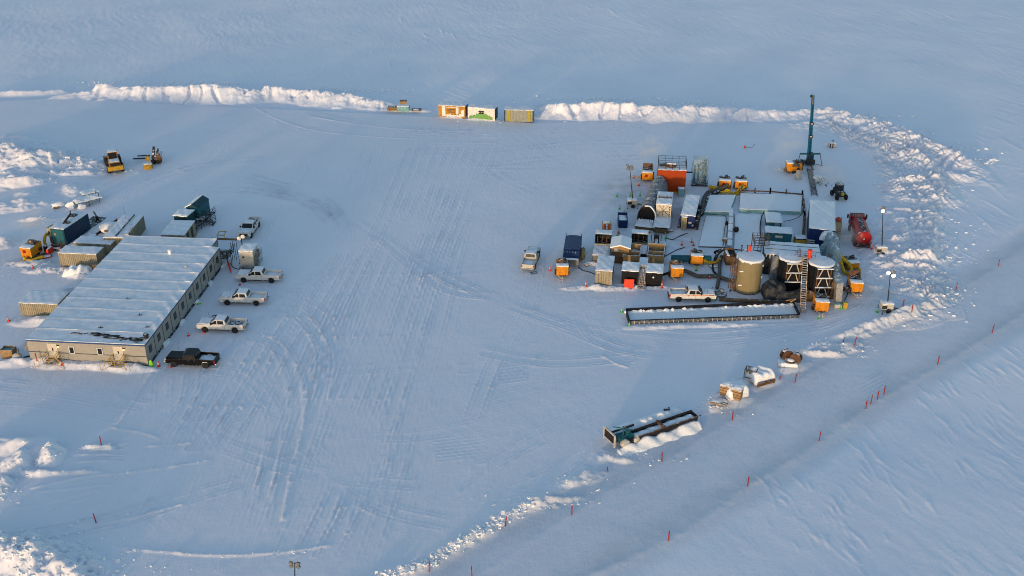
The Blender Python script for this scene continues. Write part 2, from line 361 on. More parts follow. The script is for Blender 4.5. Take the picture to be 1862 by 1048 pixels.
for k in range(16):                    # short scuffs everywhere on the pad
    x = tr.uniform(40, 1500); y = tr.uniform(250, 980); L = tr.uniform(20, 90); an = tr.choice((tr.gauss(.0, .2), tr.gauss(1.15, .15)))
    track([(x, y), (x+L*math.cos(an), y-L*.6*math.sin(an))], dep=tr.uniform(.006, .016), w=.12, pair=tr.choice((0, 1.6)), smth=False)
for (cx, cy, n, sp, L, an, dep) in [(720, 830, 7, 7, 60, 1.5, .045), (930, 676, 6, 6, 48, .12, .06), (836, 812, 7, 6, 90, .12, .035), (430, 1025, 14, 7, 40, 1.35, .03), (960, 905, 5, 7, 60, -.05, .08), (200, 815, 4, 10, 50, -.02, .10), (1580, 700, 6, 7, 60, .45, .05), (1215, 630, 5, 6, 40, -.8, .05), (900, 730, 5, 9, 150, .22, .03), (1090, 715, 4, 9, 120, .35, .04), (845, 664, 2, 14, 22, 0, .05), (782, 738, 3, 9, 28, 1.5, .05)]:
    for k in range(n):
        ox = -math.sin(an)*(k-n/2)*sp; oy = -math.cos(an)*(k-n/2)*sp
        track([(cx+ox-L/2*math.cos(an), cy+oy+L/2*math.sin(an)), (cx+ox+L/2*math.cos(an), cy+oy-L/2*math.sin(an))], dep=dep*.5, w=.12, pair=0, smth=False)
# wind-carved crests on the open snow: short sharp ridges lying along the wind, in clusters
wr = random.Random(12)
for c_ in range(90):
    if c_ < 62: px, py = wr.uniform(1150, 1900), wr.uniform(600, 1060)
    elif c_ < 78: px, py = wr.uniform(1680, 1900), wr.uniform(250, 560)
    else: px, py = wr.uniform(-30, 1900), wr.uniform(-10, 150)
    cx, cy = g2((px, py)); d0 = math.hypot(cx, cy)
    if d0 > 340: continue
    jj, ii = min(np.searchsorted(Y, cy), len(Y)-1), min(np.searchsorted(X, cx), len(X)-1)
    if PINb[jj, ii] > .02 or ROADm[jj, ii] > .05: continue
    k_ = 1 if cy < 150 else 1.9; n_ = wr.choice((2, 3, 4, 7, 10)); hh_ = wr.uniform(.5, 1.2)
    for m_ in range(n_):
        x0 = cx+wr.gauss(0, 1.4)*k_; y0 = cy+wr.gauss(0, 3.0)*k_; L_ = wr.uniform(1.4, 5.0)*k_; an = R(103)+wr.gauss(0, .13); w_ = wr.uniform(.08, .12)*k_; h_ = wr.uniform(.03, .075)*hh_*k_
        P_ = [(x0-math.cos(an)*L_/2, y0-math.sin(an)*L_/2), (x0+wr.gauss(0, .15), y0), (x0+math.cos(an)*L_/2, y0+math.sin(an)*L_/2)]; s_ = window(P_, w_*4)
        D, T, Sd, LL = polydist(P_, s_)
        if D.size: tt_ = np.clip(T/LL, 0, 1); Z[s_] += h_*np.sin(math.pi*tt_)**.7*np.where(Sd > 0, np.exp(-(D/w_)**2), np.exp(-(D/(w_*1.8))**2))*(D < 1e8)
# berms ---------------------------------------------------------------------
def chunky(sl, k=1.0, s=0):            # broken blocks: stepped cells of noise
    x, y = GX[sl], GY[sl]
    a = fbm(x/1.6*k, y/1.6*k, 3, 80+s); b = np.abs(fbm(x/.8*k, y/.8*k, 2, 90+s)); c = vn(x/.75*k, y/.75*k, 95+s)
    st = np.floor(vn(x/1.1*k+a*.6, y/1.1*k, 97+s)*5)/5
    d_ = np.abs(fbm(x/.55*k, y/.55*k, 2, 99+s))
    return .5*a + .45*(st-.4) - .45*b + .22*(c-.5) - .25*d_
def berm(pts, hs, fl=4.5, bl=2.2, rough=.45, groove=.0, per=2.4, seed=0, crest=.35, pw=1.5):
    P = [g2((p[0], p[1], h)) for p, h in zip(pts, hs)]; s_ = window(P, max(fl, bl)+4); D, T, Sd, L = polydist(P, s_)
    acc = [0]
    for p, q in zip(P[:-1], P[1:]): acc.append(acc[-1]+math.hypot(q[0]-p[0], q[1]-p[1]))
    h = np.interp(T, acc, hs)
    h = .88*h*(1+crest*(np.floor(vn(T/5.5, T*0, 110+seed)*4)/4-.45) + .25*(vn(T/1.7, T*0+3, 112+seed)-.5))
    front_ = Sd < 0; wob = 1+.35*fbm(GX[s_]/4, GY[s_]/4, 2, 114+seed)
    q = np.where(front_, D/(fl*wob), D/(bl*wob)); q = np.clip(q, 0, 1)
    prof = np.where(q < .14, 1-.6*q, .916*np.clip(1-(q-.14)/.86, 0, 1)**pw)
    tt = T + 1.2*fbm(GX[s_]/3, GY[s_]/3, 2, 119+seed) + front_*D*.18*np.sin(T/11+seed)
    ch = np.clip((vn(tt/1.15, tt*0, 117+seed)-.52)*5, 0, 1)*(.4+vn(tt/6, tt*0, 121+seed))
    z = h*prof*(1-(.22+.5*groove)*ch*np.clip(q*4, 0, 1)*np.clip((1-q)*2.5, 0, 1)*front_)
    edge = np.clip((1-q)*4, 0, 1); top_ = np.clip(1.25-q*1.6, .25, 1)
    z = z + rough*1.15*chunky(s_, 1.35, seed)*edge*top_*np.clip(h/1.5, .2, 1)
    Z[s_] = np.maximum(Z[s_], np.where(q < 1, z + Z[s_]*.5, Z[s_]))
berm([(-60,168),(0,160),(60,160),(110,160)], [1.4,1.3,1.1,.7], 3.5, 2, .4, seed=1, pw=2)
berm([(105,170),(150,163),(190,152)], [.8,1.2,2.2], 4, 2, .4, seed=2, pw=2)
berm([(185,152),(230,151),(262,149),(300,151),(345,147),(380,147),(420,149),(448,158)], [2.2,2.7,3.1,2.9,3.5,3.7,3.3,2.2], 7.5, 3, .35, groove=.9, per=2.6, seed=3, crest=.18, pw=2.3)
berm([(455,162),(480,150),(500,151),(545,157),(590,161),(640,166),(690,174),(715,186)], [2.0,3.0,3.0,2.5,2.7,2.3,2.1,.8], 5.5, 2.5, .6, groove=.35, per=3, seed=4)
berm([(945,192),(985,186),(1010,190)], [.8,1.5,1.3], 3.5, 2, .5, seed=5)
berm([(1000,186),(1020,180),(1060,177),(1110,177),(1150,181),(1165,190)], [2.2,3.3,3.5,3.6,3.3,2.0], 5.2, 2.5, .5, groove=.5, per=2.4, seed=6, crest=.2)
berm([(1170,190),(1200,186),(1240,187),(1280,183),(1305,184),(1330,190),(1350,196)], [1.8,3.0,2.7,3.3,3.2,2.3,1.6], 5.5, 2.5, .5, groove=.5, per=2.8, seed=7)
berm([(1350,196),(1380,194),(1420,195),(1450,196),(1480,192),(1530,198)], [2.0,1.9,1.6,1.5,1.9,2.2], 6, 2.5, .35, groove=.8, per=3.6, seed=8, crest=.2, pw=2.2)
berm([(1520,198),(1550,201),(1590,206),(1620,214),(1650,226),(1680,243),(1720,262),(1755,280),(1785,292)], [2.0,2.5,2.7,3.0,3.2,3.1,2.5,1.5,.15], 15, 3.0, .8, groove=.55, per=3.2, seed=9, pw=1.5)
berm([(1640,262),(1700,300),(1712,345),(1690,390),(1700,430),(1690,470),(1700,505),(1690,545),(1650,566)], [1.3,1.7,1.6,1.4,1.7,1.6,1.5,1.1,.5], 13, 4, 1.1, groove=.6, seed=10, crest=.6, pw=1.3)
berm([(1610,300),(1650,345),(1640,395),(1655,430),(1650,470),(1655,515),(1640,545)], [.7,.9,.8,1.0,1.0,.9,.4], 6, 3, .7, groove=.3, seed=11, crest=.5)
berm([(-40,250),(20,262),(60,278),(110,272),(150,282),(195,300)], [3.1,3.2,2.9,2.6,1.8,.5], 10, 3, .8, groove=.7, seed=12, crest=.5)
def mound(px, py, rx, ry, h, rot=0, rough=.4, k=1.0, seed=0, pw=1.0):
    cx, cy = g2((px, py)); r_ = max(rx, ry)*1.25; s_ = sub(cx-r_, cx+r_, cy-r_, cy+r_); x, y = GX[s_]-cx, GY[s_]-cy
    u = x*math.cos(rot)+y*math.sin(rot); v = -x*math.sin(rot)+y*math.cos(rot)
    q = np.hypot(u/rx, v/ry)*(1+.35*fbm(GX[s_]/3, GY[s_]/3, 3, 130+seed)); e = np.clip(1-q, 0, 1)
    Z[s_] += h*np.clip(e*1.5, 0, 1)**pw*(1+.2*fbm(GX[s_]/2, GY[s_]/2, 2, 131+seed)) + rough*chunky(s_, k, seed)*np.clip(e*3, 0, 1)
for k, a_ in enumerate([(1655,335,6,2,.5,.1,.5), (1660,365,6,3,.5,-.3,.6), (1640,440,4,1.5,.5,.15,.5), (1672,478,5,1.3,.7,-.1,.4), (1735,320,4,2,.6,-.5,.5),
    (45,335,4,1.8,1.4,.3,.7), (25,262,6,4,1.5,-.4,.7), (80,280,5,3,1.4,-.3,.7), (20,300,6,5,1.3,.1,.5), (60,310,5,3,.9,.3,.6), (120,318,8,1.3,.5,.05,.5), (10,330,4,5,1.2,.0,.4), (135,285,3,1.6,.8,-.2,.8), (90,300,5,3,.7,-.6,.4), (30,375,6,3,.8,.3,.5), (55,355,3,3,.6,.3,.3), (65,400,3.5,1.2,.5,.1,.4), (8,440,3,3,.9,.5,.4), (130,345,3,4,.8,.6,.3),
    (30,1010,6,2.4,.8,-.1,.7), (90,1030,6,3.2,.8,-.3,.7), (140,1046,4,2,.7,-.4,.9), (-20,1000,5,3,1.0,0,.9), (35,845,1.7,2.4,1.1,.5,.6), (10,812,4,1.6,.9,0,.4), (0,885,1.6,2,.9,.3,.9), (95,830,1.6,2.2,1.2,.2,.9), (60,820,2.5,2.5,.8,.2,.2), (60,862,3.2,.7,.4,0,.5), (130,860,4.5,.45,.35,.03,.4), (190,815,3,.5,.45,0,.5),
    (60,480,4,1.6,.5,.1,.5), (85,492,4,1.2,.5,.1,.6), (150,505,3,.9,.7,-.3,.5), (120,530,2.2,.8,.4,.4,.6),
    (80,585,4,1.5,.8,.1,.3), (150,665,9,1.2,.55,-.07,.35), (70,657,4,1.2,.6,0,.4), (225,672,5,.9,.5,-.07,.4), (20,662,3,1.2,.5,0,.3),
    (740,200,7,1.2,.6,-.05,.4), (830,213,5,1.0,.5,-.08,.4), (880,218,5,.9,.5,-.08,.4), (945,220,4.5,.8,.45,0,.5), (610,196,2,.8,.3,0,.2),
    (1100,525,6,.9,.35,0,.5), (1190,525,4,.6,.3,0,.5), (1082,480,2.5,1,.5,0,.4), (1150,518,2,.8,.35,0,.5),
    (1290,594,14,.6,.22,.06,.25), (1640,573,5,1.2,.6,.5,.5), (1590,590,6,.9,.45,.45,.4), (1530,628,5,1.6,.5,.3,.6), (1560,605,5,1.2,.5,.4,.5), (1490,640,4,.7,.6,-.1,.5),
    (1440,662,3,1.2,.4,.4,.15), (1395,690,3,1.2,.45,.6,.2), (1345,722,2.5,1.5,.4,.6,.2), (1300,735,3,1.2,.3,.6,.3),  (1120,830,3,.7,.25,-.2,.4), (1060,868,4,1.1,.3,.5,.3), (1020,905,3,.6,.2,.2,.3), (985,915,4,.4,.2,0,.4),
    (1510,262,1.8,1,.4,0,.4), (1452,318,1.2,.8,.4,0,.2)]):
    mound(*a_[:7], seed=k % 15)
# dozer grooves over the right-hand spoil and the low-left corner
for (x0, y0, x1, y1) in [(1560,225,1760,300),(1575,250,1740,330),(1590,290,1720,350),(1600,310,1700,345),(1620,335,1700,365),(1640,430,1740,470),(1640,465,1730,500),(1640,490,1700,530),(1600,215,1690,250),(1590,260,1720,270),(1600,275,1740,280),(1610,290,1760,290),(1600,340,1720,310),(1500,215,1600,250),(1505,225,1590,262)]:
    for j in range(3): track([(x0+j*4, y0+j*6), ((x0+x1)/2, (y0+y1)/2+j*6+3), (x1-j*6, y1+j*6)], dep=.15, w=.2, pair=0)
# pushed-up windrow along the pad edge and road shoulders
def ridge(pts, h, w, rough=.5, seed=0):
    P = smooth([g2(p) for p in pts]); s_ = window(P, w*4); D, T, Sd, L = polydist(P, s_); e = np.exp(-(D/w)**2)
    Z[s_] += e*h*(1+.8*fbm(GX[s_]/1.2, GY[s_]/1.2, 3, 140+seed)) + rough*h*chunky(s_, 1.6, seed)*(e > .25)*e
for p_ in [[(60,888),(150,868),(250,858),(380,838)],[(70,895),(200,882)],[(30,925),(100,912),(180,890)],[(20,938),(90,925),(160,905)],[(205,992),(250,1000),(330,1006)],[(330,1008),(420,1010),(520,1004),(600,992)],[(150,958),(230,945),(330,918)],[(132,813),(175,816),(215,818)],[(135,828),(210,826)],[(140,841),(195,838)],[(205,779),(260,788),(290,798)],[(270,812),(350,806)],[(60,865),(110,862)],[(1100,650),(1120,662),(1140,668)],[(985,906),(1020,904)],[(455,190),(500,215),(560,235),(640,246),(760,254)],[(560,212),(650,226),(740,236),(860,240)],[(210,780),(240,735),(275,680)],[(515,945),(528,880),(548,790),(560,700)],[(150,1000),(175,985),(200,975)]]:
    ridge(p_, .10, .17, 1.2, 3)
ridge([(560,1130),(690,1052),(770,1025),(830,992),(880,962),(920,938),(975,912)], .42, .7, .9, 1)
ridge([(975,912),(1030,885),(1060,860),(1105,820)], .3, .6, .6, 2)
ridge([(1180,790),(1240,755),(1290,730),(1330,700),(1380,675),(1440,645),(1500,625),(1570,595),(1640,570),(1700,548)], .28, .7, .5, 3)
ridge([(830,1140),(1000,1070),(1215,978),(1360,880),(1490,800),(1580,735),(1706,662),(1805,602),(1900,540)], .05, .5, .3, 4)
ridge([(800,1090),(1040,930),(1205,836),(1330,760),(1446,692),(1555,628),(1655,573),(1740,525),(1816,480),(1880,425)], .03, .5, .2, 5)
ridge([(1140,595),(1300,590),(1450,580)], .15, .5, .6, 6)
# dirty snow round the plant
for (px, py, r1, r2, v) in [(430,500,5,14,.22),(350,640,6,7,.22),(160,665,10,1.5,.2),(120,470,8,6,.25),(400,440,5,5,.25),(870,225,12,2,.12),(1180,340,8,9,.8),(1180,425,8,8,.55),(1230,400,5,12,.7),(1100,500,8,5,.35),(1020,500,5,4,.6),(1470,540,10,4,.8),(1420,548,10,3,.7),(1550,520,6,6,.35),(70,470,7,5,.6),(1430,310,5,3,.5),(1500,330,5,8,.5),(1560,450,5,5,.3),(1300,500,7,4,.4),(1230,520,8,4,.3),(1600,520,8,8,.2),(1000,440,12,14,.12),(1140,360,7,8,.6),(1270,430,8,8,.3)]:
    cx, cy = g2((px, py)); DIRT += v*np.exp(-((GX-cx)/r1)**2-((GY-cy)/r2)**2)
def H0(x, y):
    i = min(max(np.searchsorted(X, x)-1, 0), len(X)-2); j = min(max(np.searchsorted(Y, y)-1, 0), len(Y)-2)
    fx = (x-X[i])/(X[i+1]-X[i]); fy = (y-Y[j])/(Y[j+1]-Y[j])
    return float((Z[j,i]*(1-fx)+Z[j,i+1]*fx)*(1-fy)+(Z[j+1,i]*(1-fx)+Z[j+1,i+1]*fx)*fy)
BASE = .33
Z -= BASE                                # pad surface is level zero
ny, nx = Z.shape
me = bpy.data.meshes.new('snow_ground'); me.vertices.add(nx*ny)
co = np.empty((nx*ny, 3), np.float32); co[:, 0] = GX.ravel(); co[:, 1] = GY.ravel(); co[:, 2] = Z.ravel(); me.vertices.foreach_set('co', co.ravel())
idx = np.arange(nx*ny).reshape(ny, nx); q = np.stack([idx[:-1, :-1], idx[:-1, 1:], idx[1:, 1:], idx[1:, :-1]], -1).reshape(-1, 4)
me.loops.add(q.size); me.loops.foreach_set('vertex_index', q.ravel().astype(np.int32)); me.polygons.add(len(q))
me.polygons.foreach_set('loop_start', np.arange(0, q.size, 4, dtype=np.int32)); me.polygons.foreach_set('use_smooth', np.ones(len(q), bool)); me.update(calc_edges=True)
at = me.attributes.new('dirt', 'FLOAT', 'POINT'); at.data.foreach_set('value', np.clip(DIRT, 0, 1).ravel().astype(np.float32))
at = me.attributes.new('road', 'FLOAT', 'POINT'); at.data.foreach_set('value', (np.clip(ROADm*(1-PINb), 0, 1)*(.45+.55*np.exp(-((np.abs(Dr)-4.5)/1.6)**2))).ravel().astype(np.float32))
at = me.attributes.new('packed', 'FLOAT', 'POINT'); at.data.foreach_set('value', np.clip(PINb+.5*ROADm, 0, 1).ravel().astype(np.float32))
gm = bpy.data.materials.new('snow ground'); gm.use_nodes = True; n = gm.node_tree.nodes; L = gm.node_tree.links; b = n['Principled BSDF']; b.inputs['Roughness'].default_value = .65
def ramp(src, a, b_, c0, c1):
    r_ = n.new('ShaderNodeMapRange'); r_.inputs[1].default_value = a; r_.inputs[2].default_value = b_; r_.inputs[3].default_value = c0; r_.inputs[4].default_value = c1; L.new(src, r_.inputs[0]); return r_.outputs[0]
def mixc(f, A, B):
    m_ = n.new('ShaderNodeMix'); m_.data_type = 'RGBA'
    for s_, i in ((f, 0), (A, 6), (B, 7)):
        if isinstance(s_, tuple): m_.inputs[i].default_value = (*s_, 1)
        elif isinstance(s_, float): m_.inputs[i].default_value = s_
        else: L.new(s_, m_.inputs[i])
    return m_.outputs[2]
def att(k): a_ = n.new('ShaderNodeAttribute'); a_.attribute_name = k; return a_.outputs['Fac']
tc = n.new('ShaderNodeTexCoord').outputs['Object']
def noise(sc, det=5, st_=(1,1,1), rot=0, dist=0, ro=.6):
    mp = n.new('ShaderNodeMapping'); mp.inputs['Scale'].default_value = st_; mp.inputs['Rotation'].default_value = (0, 0, rot); L.new(tc, mp.inputs[0])
    z = n.new('ShaderNodeTexNoise'); z.inputs['Scale'].default_value = sc; z.inputs['Detail'].default_value = det; z.inputs['Distortion'].default_value = dist; z.inputs['Roughness'].default_value = ro; L.new(mp.outputs[0], z.inputs['Vector']); return z.outputs[0]
def math_(op, a_, b_):
    m_ = n.new('ShaderNodeMath'); m_.operation = op
    for i, s_ in enumerate((a_, b_)):
        if isinstance(s_, (int, float)): m_.inputs[i].default_value = s_
        else: L.new(s_, m_.inputs[i])
    return m_.outputs[0]
c = mixc(ramp(noise(.05, 6), .35, .65, 0, 1), (.79, .805, .87), (.71, .735, .83))
c = mixc(math_('MULTIPLY', att('packed'), ramp(noise(.12, 7), .3, .7, .4, 1)), c, (.70, .715, .785))
c = mixc(math_('MULTIPLY', att('road'), ramp(noise(.25, 6, (1, 1, 1)), .35, .65, .6, 1)), c, (.52, .56, .63))
c = mixc(math_('MULTIPLY', att('dirt'), ramp(noise(.5, 7), .35, .7, .15, .9)), c, (.44, .43, .43))
L.new(c, b.inputs['Base Color'])
h1 = math_('MULTIPLY', noise(2.2, 8, ro=.72), .045); h2 = math_('MULTIPLY', noise(.8, 6, (2.6, .5, 1), R(22), .4), .03); h3 = math_('MULTIPLY', noise(9, 3), .012)
hh = math_('ADD', math_('ADD', h1, h2), h3); bp = n.new('ShaderNodeBump'); bp.inputs['Strength'].default_value = .8; bp.inputs['Distance'].default_value = 1.0; L.new(hh, bp.inputs['Height']); L.new(bp.outputs[0], b.inputs['Normal'])
me.materials.append(gm); ground = bpy.data.objects.new('snow_ground', me); COL.objects.link(ground); tag(ground, kind='structure')
def gz(x, y): return H0(x, y)
# ------------------------------------------------------------------ shared pieces
def snow(parent, x0, x1, y0, y1, z, t=.10, m=None, name='snow_cover', seed=1, over=.03, step=.35):
    sd_ = seed*7.7
    def f(x, y):
        e = min(x-x0, x1-x, y-y0, y1-y); k = max(0, min(1, e/.25))
        return z + t*(.45+.55*k) + t*.5*(math.sin(x*1.9+sd_)*math.sin(y*1.3+sd_*2)+.5*math.sin(x*4.7+y*3.1+sd_))*.6
    return MB().sheet(x0-over, x1+over, y0-over, y1+over, f, step, lambda x, y: z-.02-(.05 if math.sin(x*5+y*7+sd_) > .2 else 0)).build(name, m or snow_m, parent)
def container(label, p, W, D, H, wall=beige, roofm=roof_snow, name='shipping_container', cat='container', rz=None, doors=False, group=None, lift=.12, snow_t=.09, panel=True):
    loc, r, w = p; t = thing(name, label, cat, loc, r if rz is None else rz, group); x0, x1 = -W/2, W/2
    m = MB(); z0, z1 = lift, H
    if not doors: m.corr((x0+.08, .03, 0), (x1-.08, .03, 0), z0+.12, z1-.1, (0, -1, 0))
    m.corr((x1-.03, .08, 0), (x1-.03, D-.08, 0), z0+.12, z1-.1, (1, 0, 0)); m.corr((x0+.03, .08, 0), (x0+.03, D-.08, 0), z0+.12, z1-.1, (-1, 0, 0)); m.corr((x0+.08, D-.03, 0), (x1-.08, D-.03, 0), z0+.12, z1-.1, (0, 1, 0))
    m.build('wall', wall, t)
    f = MB()
    for x in (x0, x1-.12):
        for y in (0, D-.12): f.box(x, x+.12, y, y+.12, z0, z1)
    for z in (z0, z1-.12):
        f.box(x0+.12, x1-.12, 0, .09, z, z+.12); f.box(x0+.12, x1-.12, D-.09, D, z, z+.12); f.box(x0, x0+.09, .12, D-.12, z, z+.12); f.box(x1-.09, x1, .12, D-.12, z, z+.12)
    f.build('frame', wall, t)
    MB().box(x0+.09, x1-.09, .09, D-.09, z1-.10, z1-.012).build('roof', wall, t)
    if doors:
        for s in (-1, 1):
            a, b = (x0+.13, -.012) if s < 0 else (.012, x1-.13)
            d = MB().box(a, b, .02, .07, z0+.14, z1-.14)
            for k in range(4): zz = z0+.3+k*(z1-z0-.6)/3.2; d.box(a+.06, b-.06, -.005, .02, zz, zz+.25)
            d = d.build('door', wall, t); q = MB()
            for k in (.28, .72): xx = a+(b-a)*k; q.tube((xx, -.04, z0+.16), (xx, -.04, z1-.16), .022); q.box(xx-.10, xx+.10, -.06, -.02, 1.0, 1.06)
            q.build('lock_bar', steel, d)
    if roofm: snow(t, x0, x1, 0, D, z1, snow_t, roofm, seed=len(bpy.data.objects) % 9)
    return t
def wheel_at(parent, x, y, r, w, rimm=chrome, name='wheel', ax='y'):
    prof = [(r*.62, 0), (r*.92, 0), (r, w*.18), (r, w*.82), (r*.92, w), (r*.62, w)]
    sgn = 1
    o = MB().lathe([(a, b-w/2) for a, b in prof], (x, y, r), 18, ax).build(name, black, parent, smooth=True)
    q = MB().lathe([(r*.10, -w*.46), (r*.60, -w*.40), (r*.64, -w*.30), (r*.64, w*.30), (r*.60, w*.40), (r*.10, w*.46)], (x, y, r), 16, ax); q.build('rim', rimm, o, smooth=True)
    return o
def pickup(label, rear, fr, paint=white, group=None, side='near', stripe_=False, name='pickup_truck', bedsnow=True, rack=False, bumper=chrome, cabsnow=True):
    a = G(*rear); b = G(*fr); d = (b-a).normalized(); m = (a+b)/2; pr = Vector((-d.y, d.x, 0)); 
    if pr.y < 0: pr = -pr
    if side == 'near': m = m + pr*.85
    t = thing(name, label, 'pickup truck', (m.x, m.y, 0), math.atan2(d.y, d.x), group)
    # x forward, wheels at +-2.05 ; overall 6.5 m
    body = MB(); zs = .52
    arch = lambda cx: [(cx-.52, zs), (cx-.46, .80), (cx-.22, .98), (cx+.22, .98), (cx+.46, .80), (cx+.52, zs)]
    side_ = [(-3.15, zs+.1), (-3.15, 1.28), (-.85, 1.30), (-.85, 1.25), (1.35, 1.25), (1.45, 1.27), (3.10, 1.12), (3.22, .95), (3.22, zs+.05)] + arch(2.15)[::-1] + arch(-1.95)[::-1]
    for s in (-1, 1): body.prism(side_, s*.98, s*.86)
    body.box(-3.15, 3.0, -.86, .86, zs+.02, .70)
    body.taper(1.15, 3.18, -.86, .86, .70, 1.30, 3.10, -.84, .84, 1.24)
    body.taper(1.25, 3.12, -.93, .93, 1.22, 1.25, 3.05, -.80, .80, 1.31)
    body.box(-.88, 1.3, -.86, .86, .70, 1.26)
    body.taper(-.85, 1.45, -.96, .96, 1.26, -.62, .72, -.86, .86, 1.86)
    body.build('body', paint, t, bevel=.03)
    MB().box(-3.10, -.90, -.85, .85, .70, .80).build('bed_floor', steel, t)
    tg = MB().box(-3.20, -3.10, -.86, .86, .62, 1.28).build('tailgate', paint, t)
    if bedsnow: snow(t, -3.05, -.95, -.80, .80, .82, .14, snow_m, 'bed_snow', seed=3)
    else:
        q = MB()
        for k in range(7): q.blob((-2.9+k*.28, .3*math.sin(k*2), .92), (.22, .3, .12), k, 1)
        q.build('cargo', steel, t)
    def glassquad(name, pts, th=.012):
        c = sum((Vector(p) for p in pts), Vector())/4; nn = (Vector(pts[1])-Vector(pts[0])).cross(Vector(pts[3])-Vector(pts[0])).normalized()
        out = nn if nn.dot(c-Vector((.3, 0, 1.4))) > 0 else -nn
        v = [Vector(p)+out*th for p in pts] + [Vector(p)-out*.01 for p in pts]
        MB().faces(v, [(0,1,2,3), (7,6,5,4), (0,4,5,1), (1,5,6,2), (2,6,7,3), (3,7,4,0)]).build(name, glass, t)
    def cabp(x, z, s): k = (z-1.26)/.6; return (x, s*(.962-.10*k), z)
    def front_x(z): return 1.45-.73*(z-1.26)/.6
    def back_x(z): return -.85+.23*(z-1.26)/.6
    glassquad('windshield', [(front_x(1.31), -.84, 1.31), (front_x(1.31), .84, 1.31), (front_x(1.81), .80, 1.81), (front_x(1.81), -.80, 1.81)])
    glassquad('rear_window', [(back_x(1.36), -.75, 1.36), (back_x(1.36), .75, 1.36), (back_x(1.78), .66, 1.78), (back_x(1.78), -.66, 1.78)])
    for s in (-1, 1):
        glassquad('side_window', [cabp(.42, 1.31, s), cabp(1.22, 1.31, s), cabp(.72, 1.78, s), cabp(.42, 1.78, s)])
        glassquad('side_window', [cabp(-.55, 1.31, s), cabp(.30, 1.31, s), cabp(.30, 1.78, s), cabp(-.47, 1.78, s)])
        for x in (.36, -.62): MB().box(x-.008, x+.008, s*.975-.012, s*.975+.012, .62, 1.24).build('door_seam', black, t)
        for x in (.12, -.88+.3): MB().box(x-.08, x+.08, s*.99-.015, s*.99+.015, 1.08, 1.12).build('door_handle', black if paint is not blackp else chrome, t)
        MB().box(1.05, 1.22, s*1.02-.06, s*1.18+.04 if s > 0 else s*1.18, 1.28, 1.52).build('side_mirror', black, t) if s > 0 else MB().box(1.05, 1.22, -1.22, -.96, 1.28, 1.52).build('side_mirror', black, t)
        MB().box(3.15, 3.26, s*.82-.14, s*.82+.14, .88, 1.10).build('headlight', headl, t)
        MB().box(-3.215, -3.12, s*.90-.09, s*.90+.09, .85, 1.20).build('taillight', tail, t)
        MB().box(-1.2, 1.45, s*1.0-.08, s*1.0+.08, .44, .50).build('side_step', dark, t)
    MB().box(3.20, 3.25, -.62, .62, .78, 1.08).build('grille', black, t)
    MB().box(3.20, 3.42, -.98, .98, .52, .76).build('front_bumper', bumper, t, bevel=.03)
    MB().box(-3.42, -3.2, -.92, .92, .52, .70).build('rear_bumper', bumper, t, bevel=.03)
    if cabsnow: snow(t, -.60, .68, -.74, .74, 1.862, .035, roof_snow, 'roof_frost', seed=4, over=0); 
    if cabsnow: MB().sheet(1.45, 2.95, -.72, .72, lambda x, y: 1.325-.05*(x-1.45)*0-.02*abs(y)+.01*math.sin(5*x+3*y), .3, 1.29).build('hood_frost', roof_snow, t)
    for x in (2.15, -1.95):
        for y in (-.86, .86): wheel_at(t, x, y, .42, .27, whited if rack else chrome)
    if stripe_:
        for s in (-1, 1):
            MB().box(-3.05, 2.9, s*.985-.008, s*.985+.008, 1.12, 1.19).build('stripe', stripe, t)
    if rack:
        q = MB(); 
        for y in (-.7, .7): q.tube((-.92, y, 1.3), (-.92, y, 1.95), .03)
        q.tube((-.92, -.7, 1.95), (-.92, .7, 1.95), .03); q.build('cab_guard', dark, t)
    MB().tube((2.0, -.75, 1.3), (2.0, -.75, 2.2), .012).build('antenna', black, t)
    return t
def cone(label, px, py, m=coneor, h=.75, group='traffic cones round the site', z=None):
    p = G(px, py); t = thing('traffic_cone', label, 'cone', (p.x, p.y, max(0, gz(p.x, p.y)-.05) if z is None else z), .3, group)
    MB().box(-.2, .2, -.2, .2, 0, .05).build('base', m, t); MB().lathe([(.16, .05), (.09, h*.6), (.035, h)], n=12).build('body', m, t, smooth=True)
    MB().lathe([(.115, h*.42), (.085, h*.66)], n=12).build('reflective_band', whited, t) ; return t
hgroup = 'orange heater trailers round the plant'
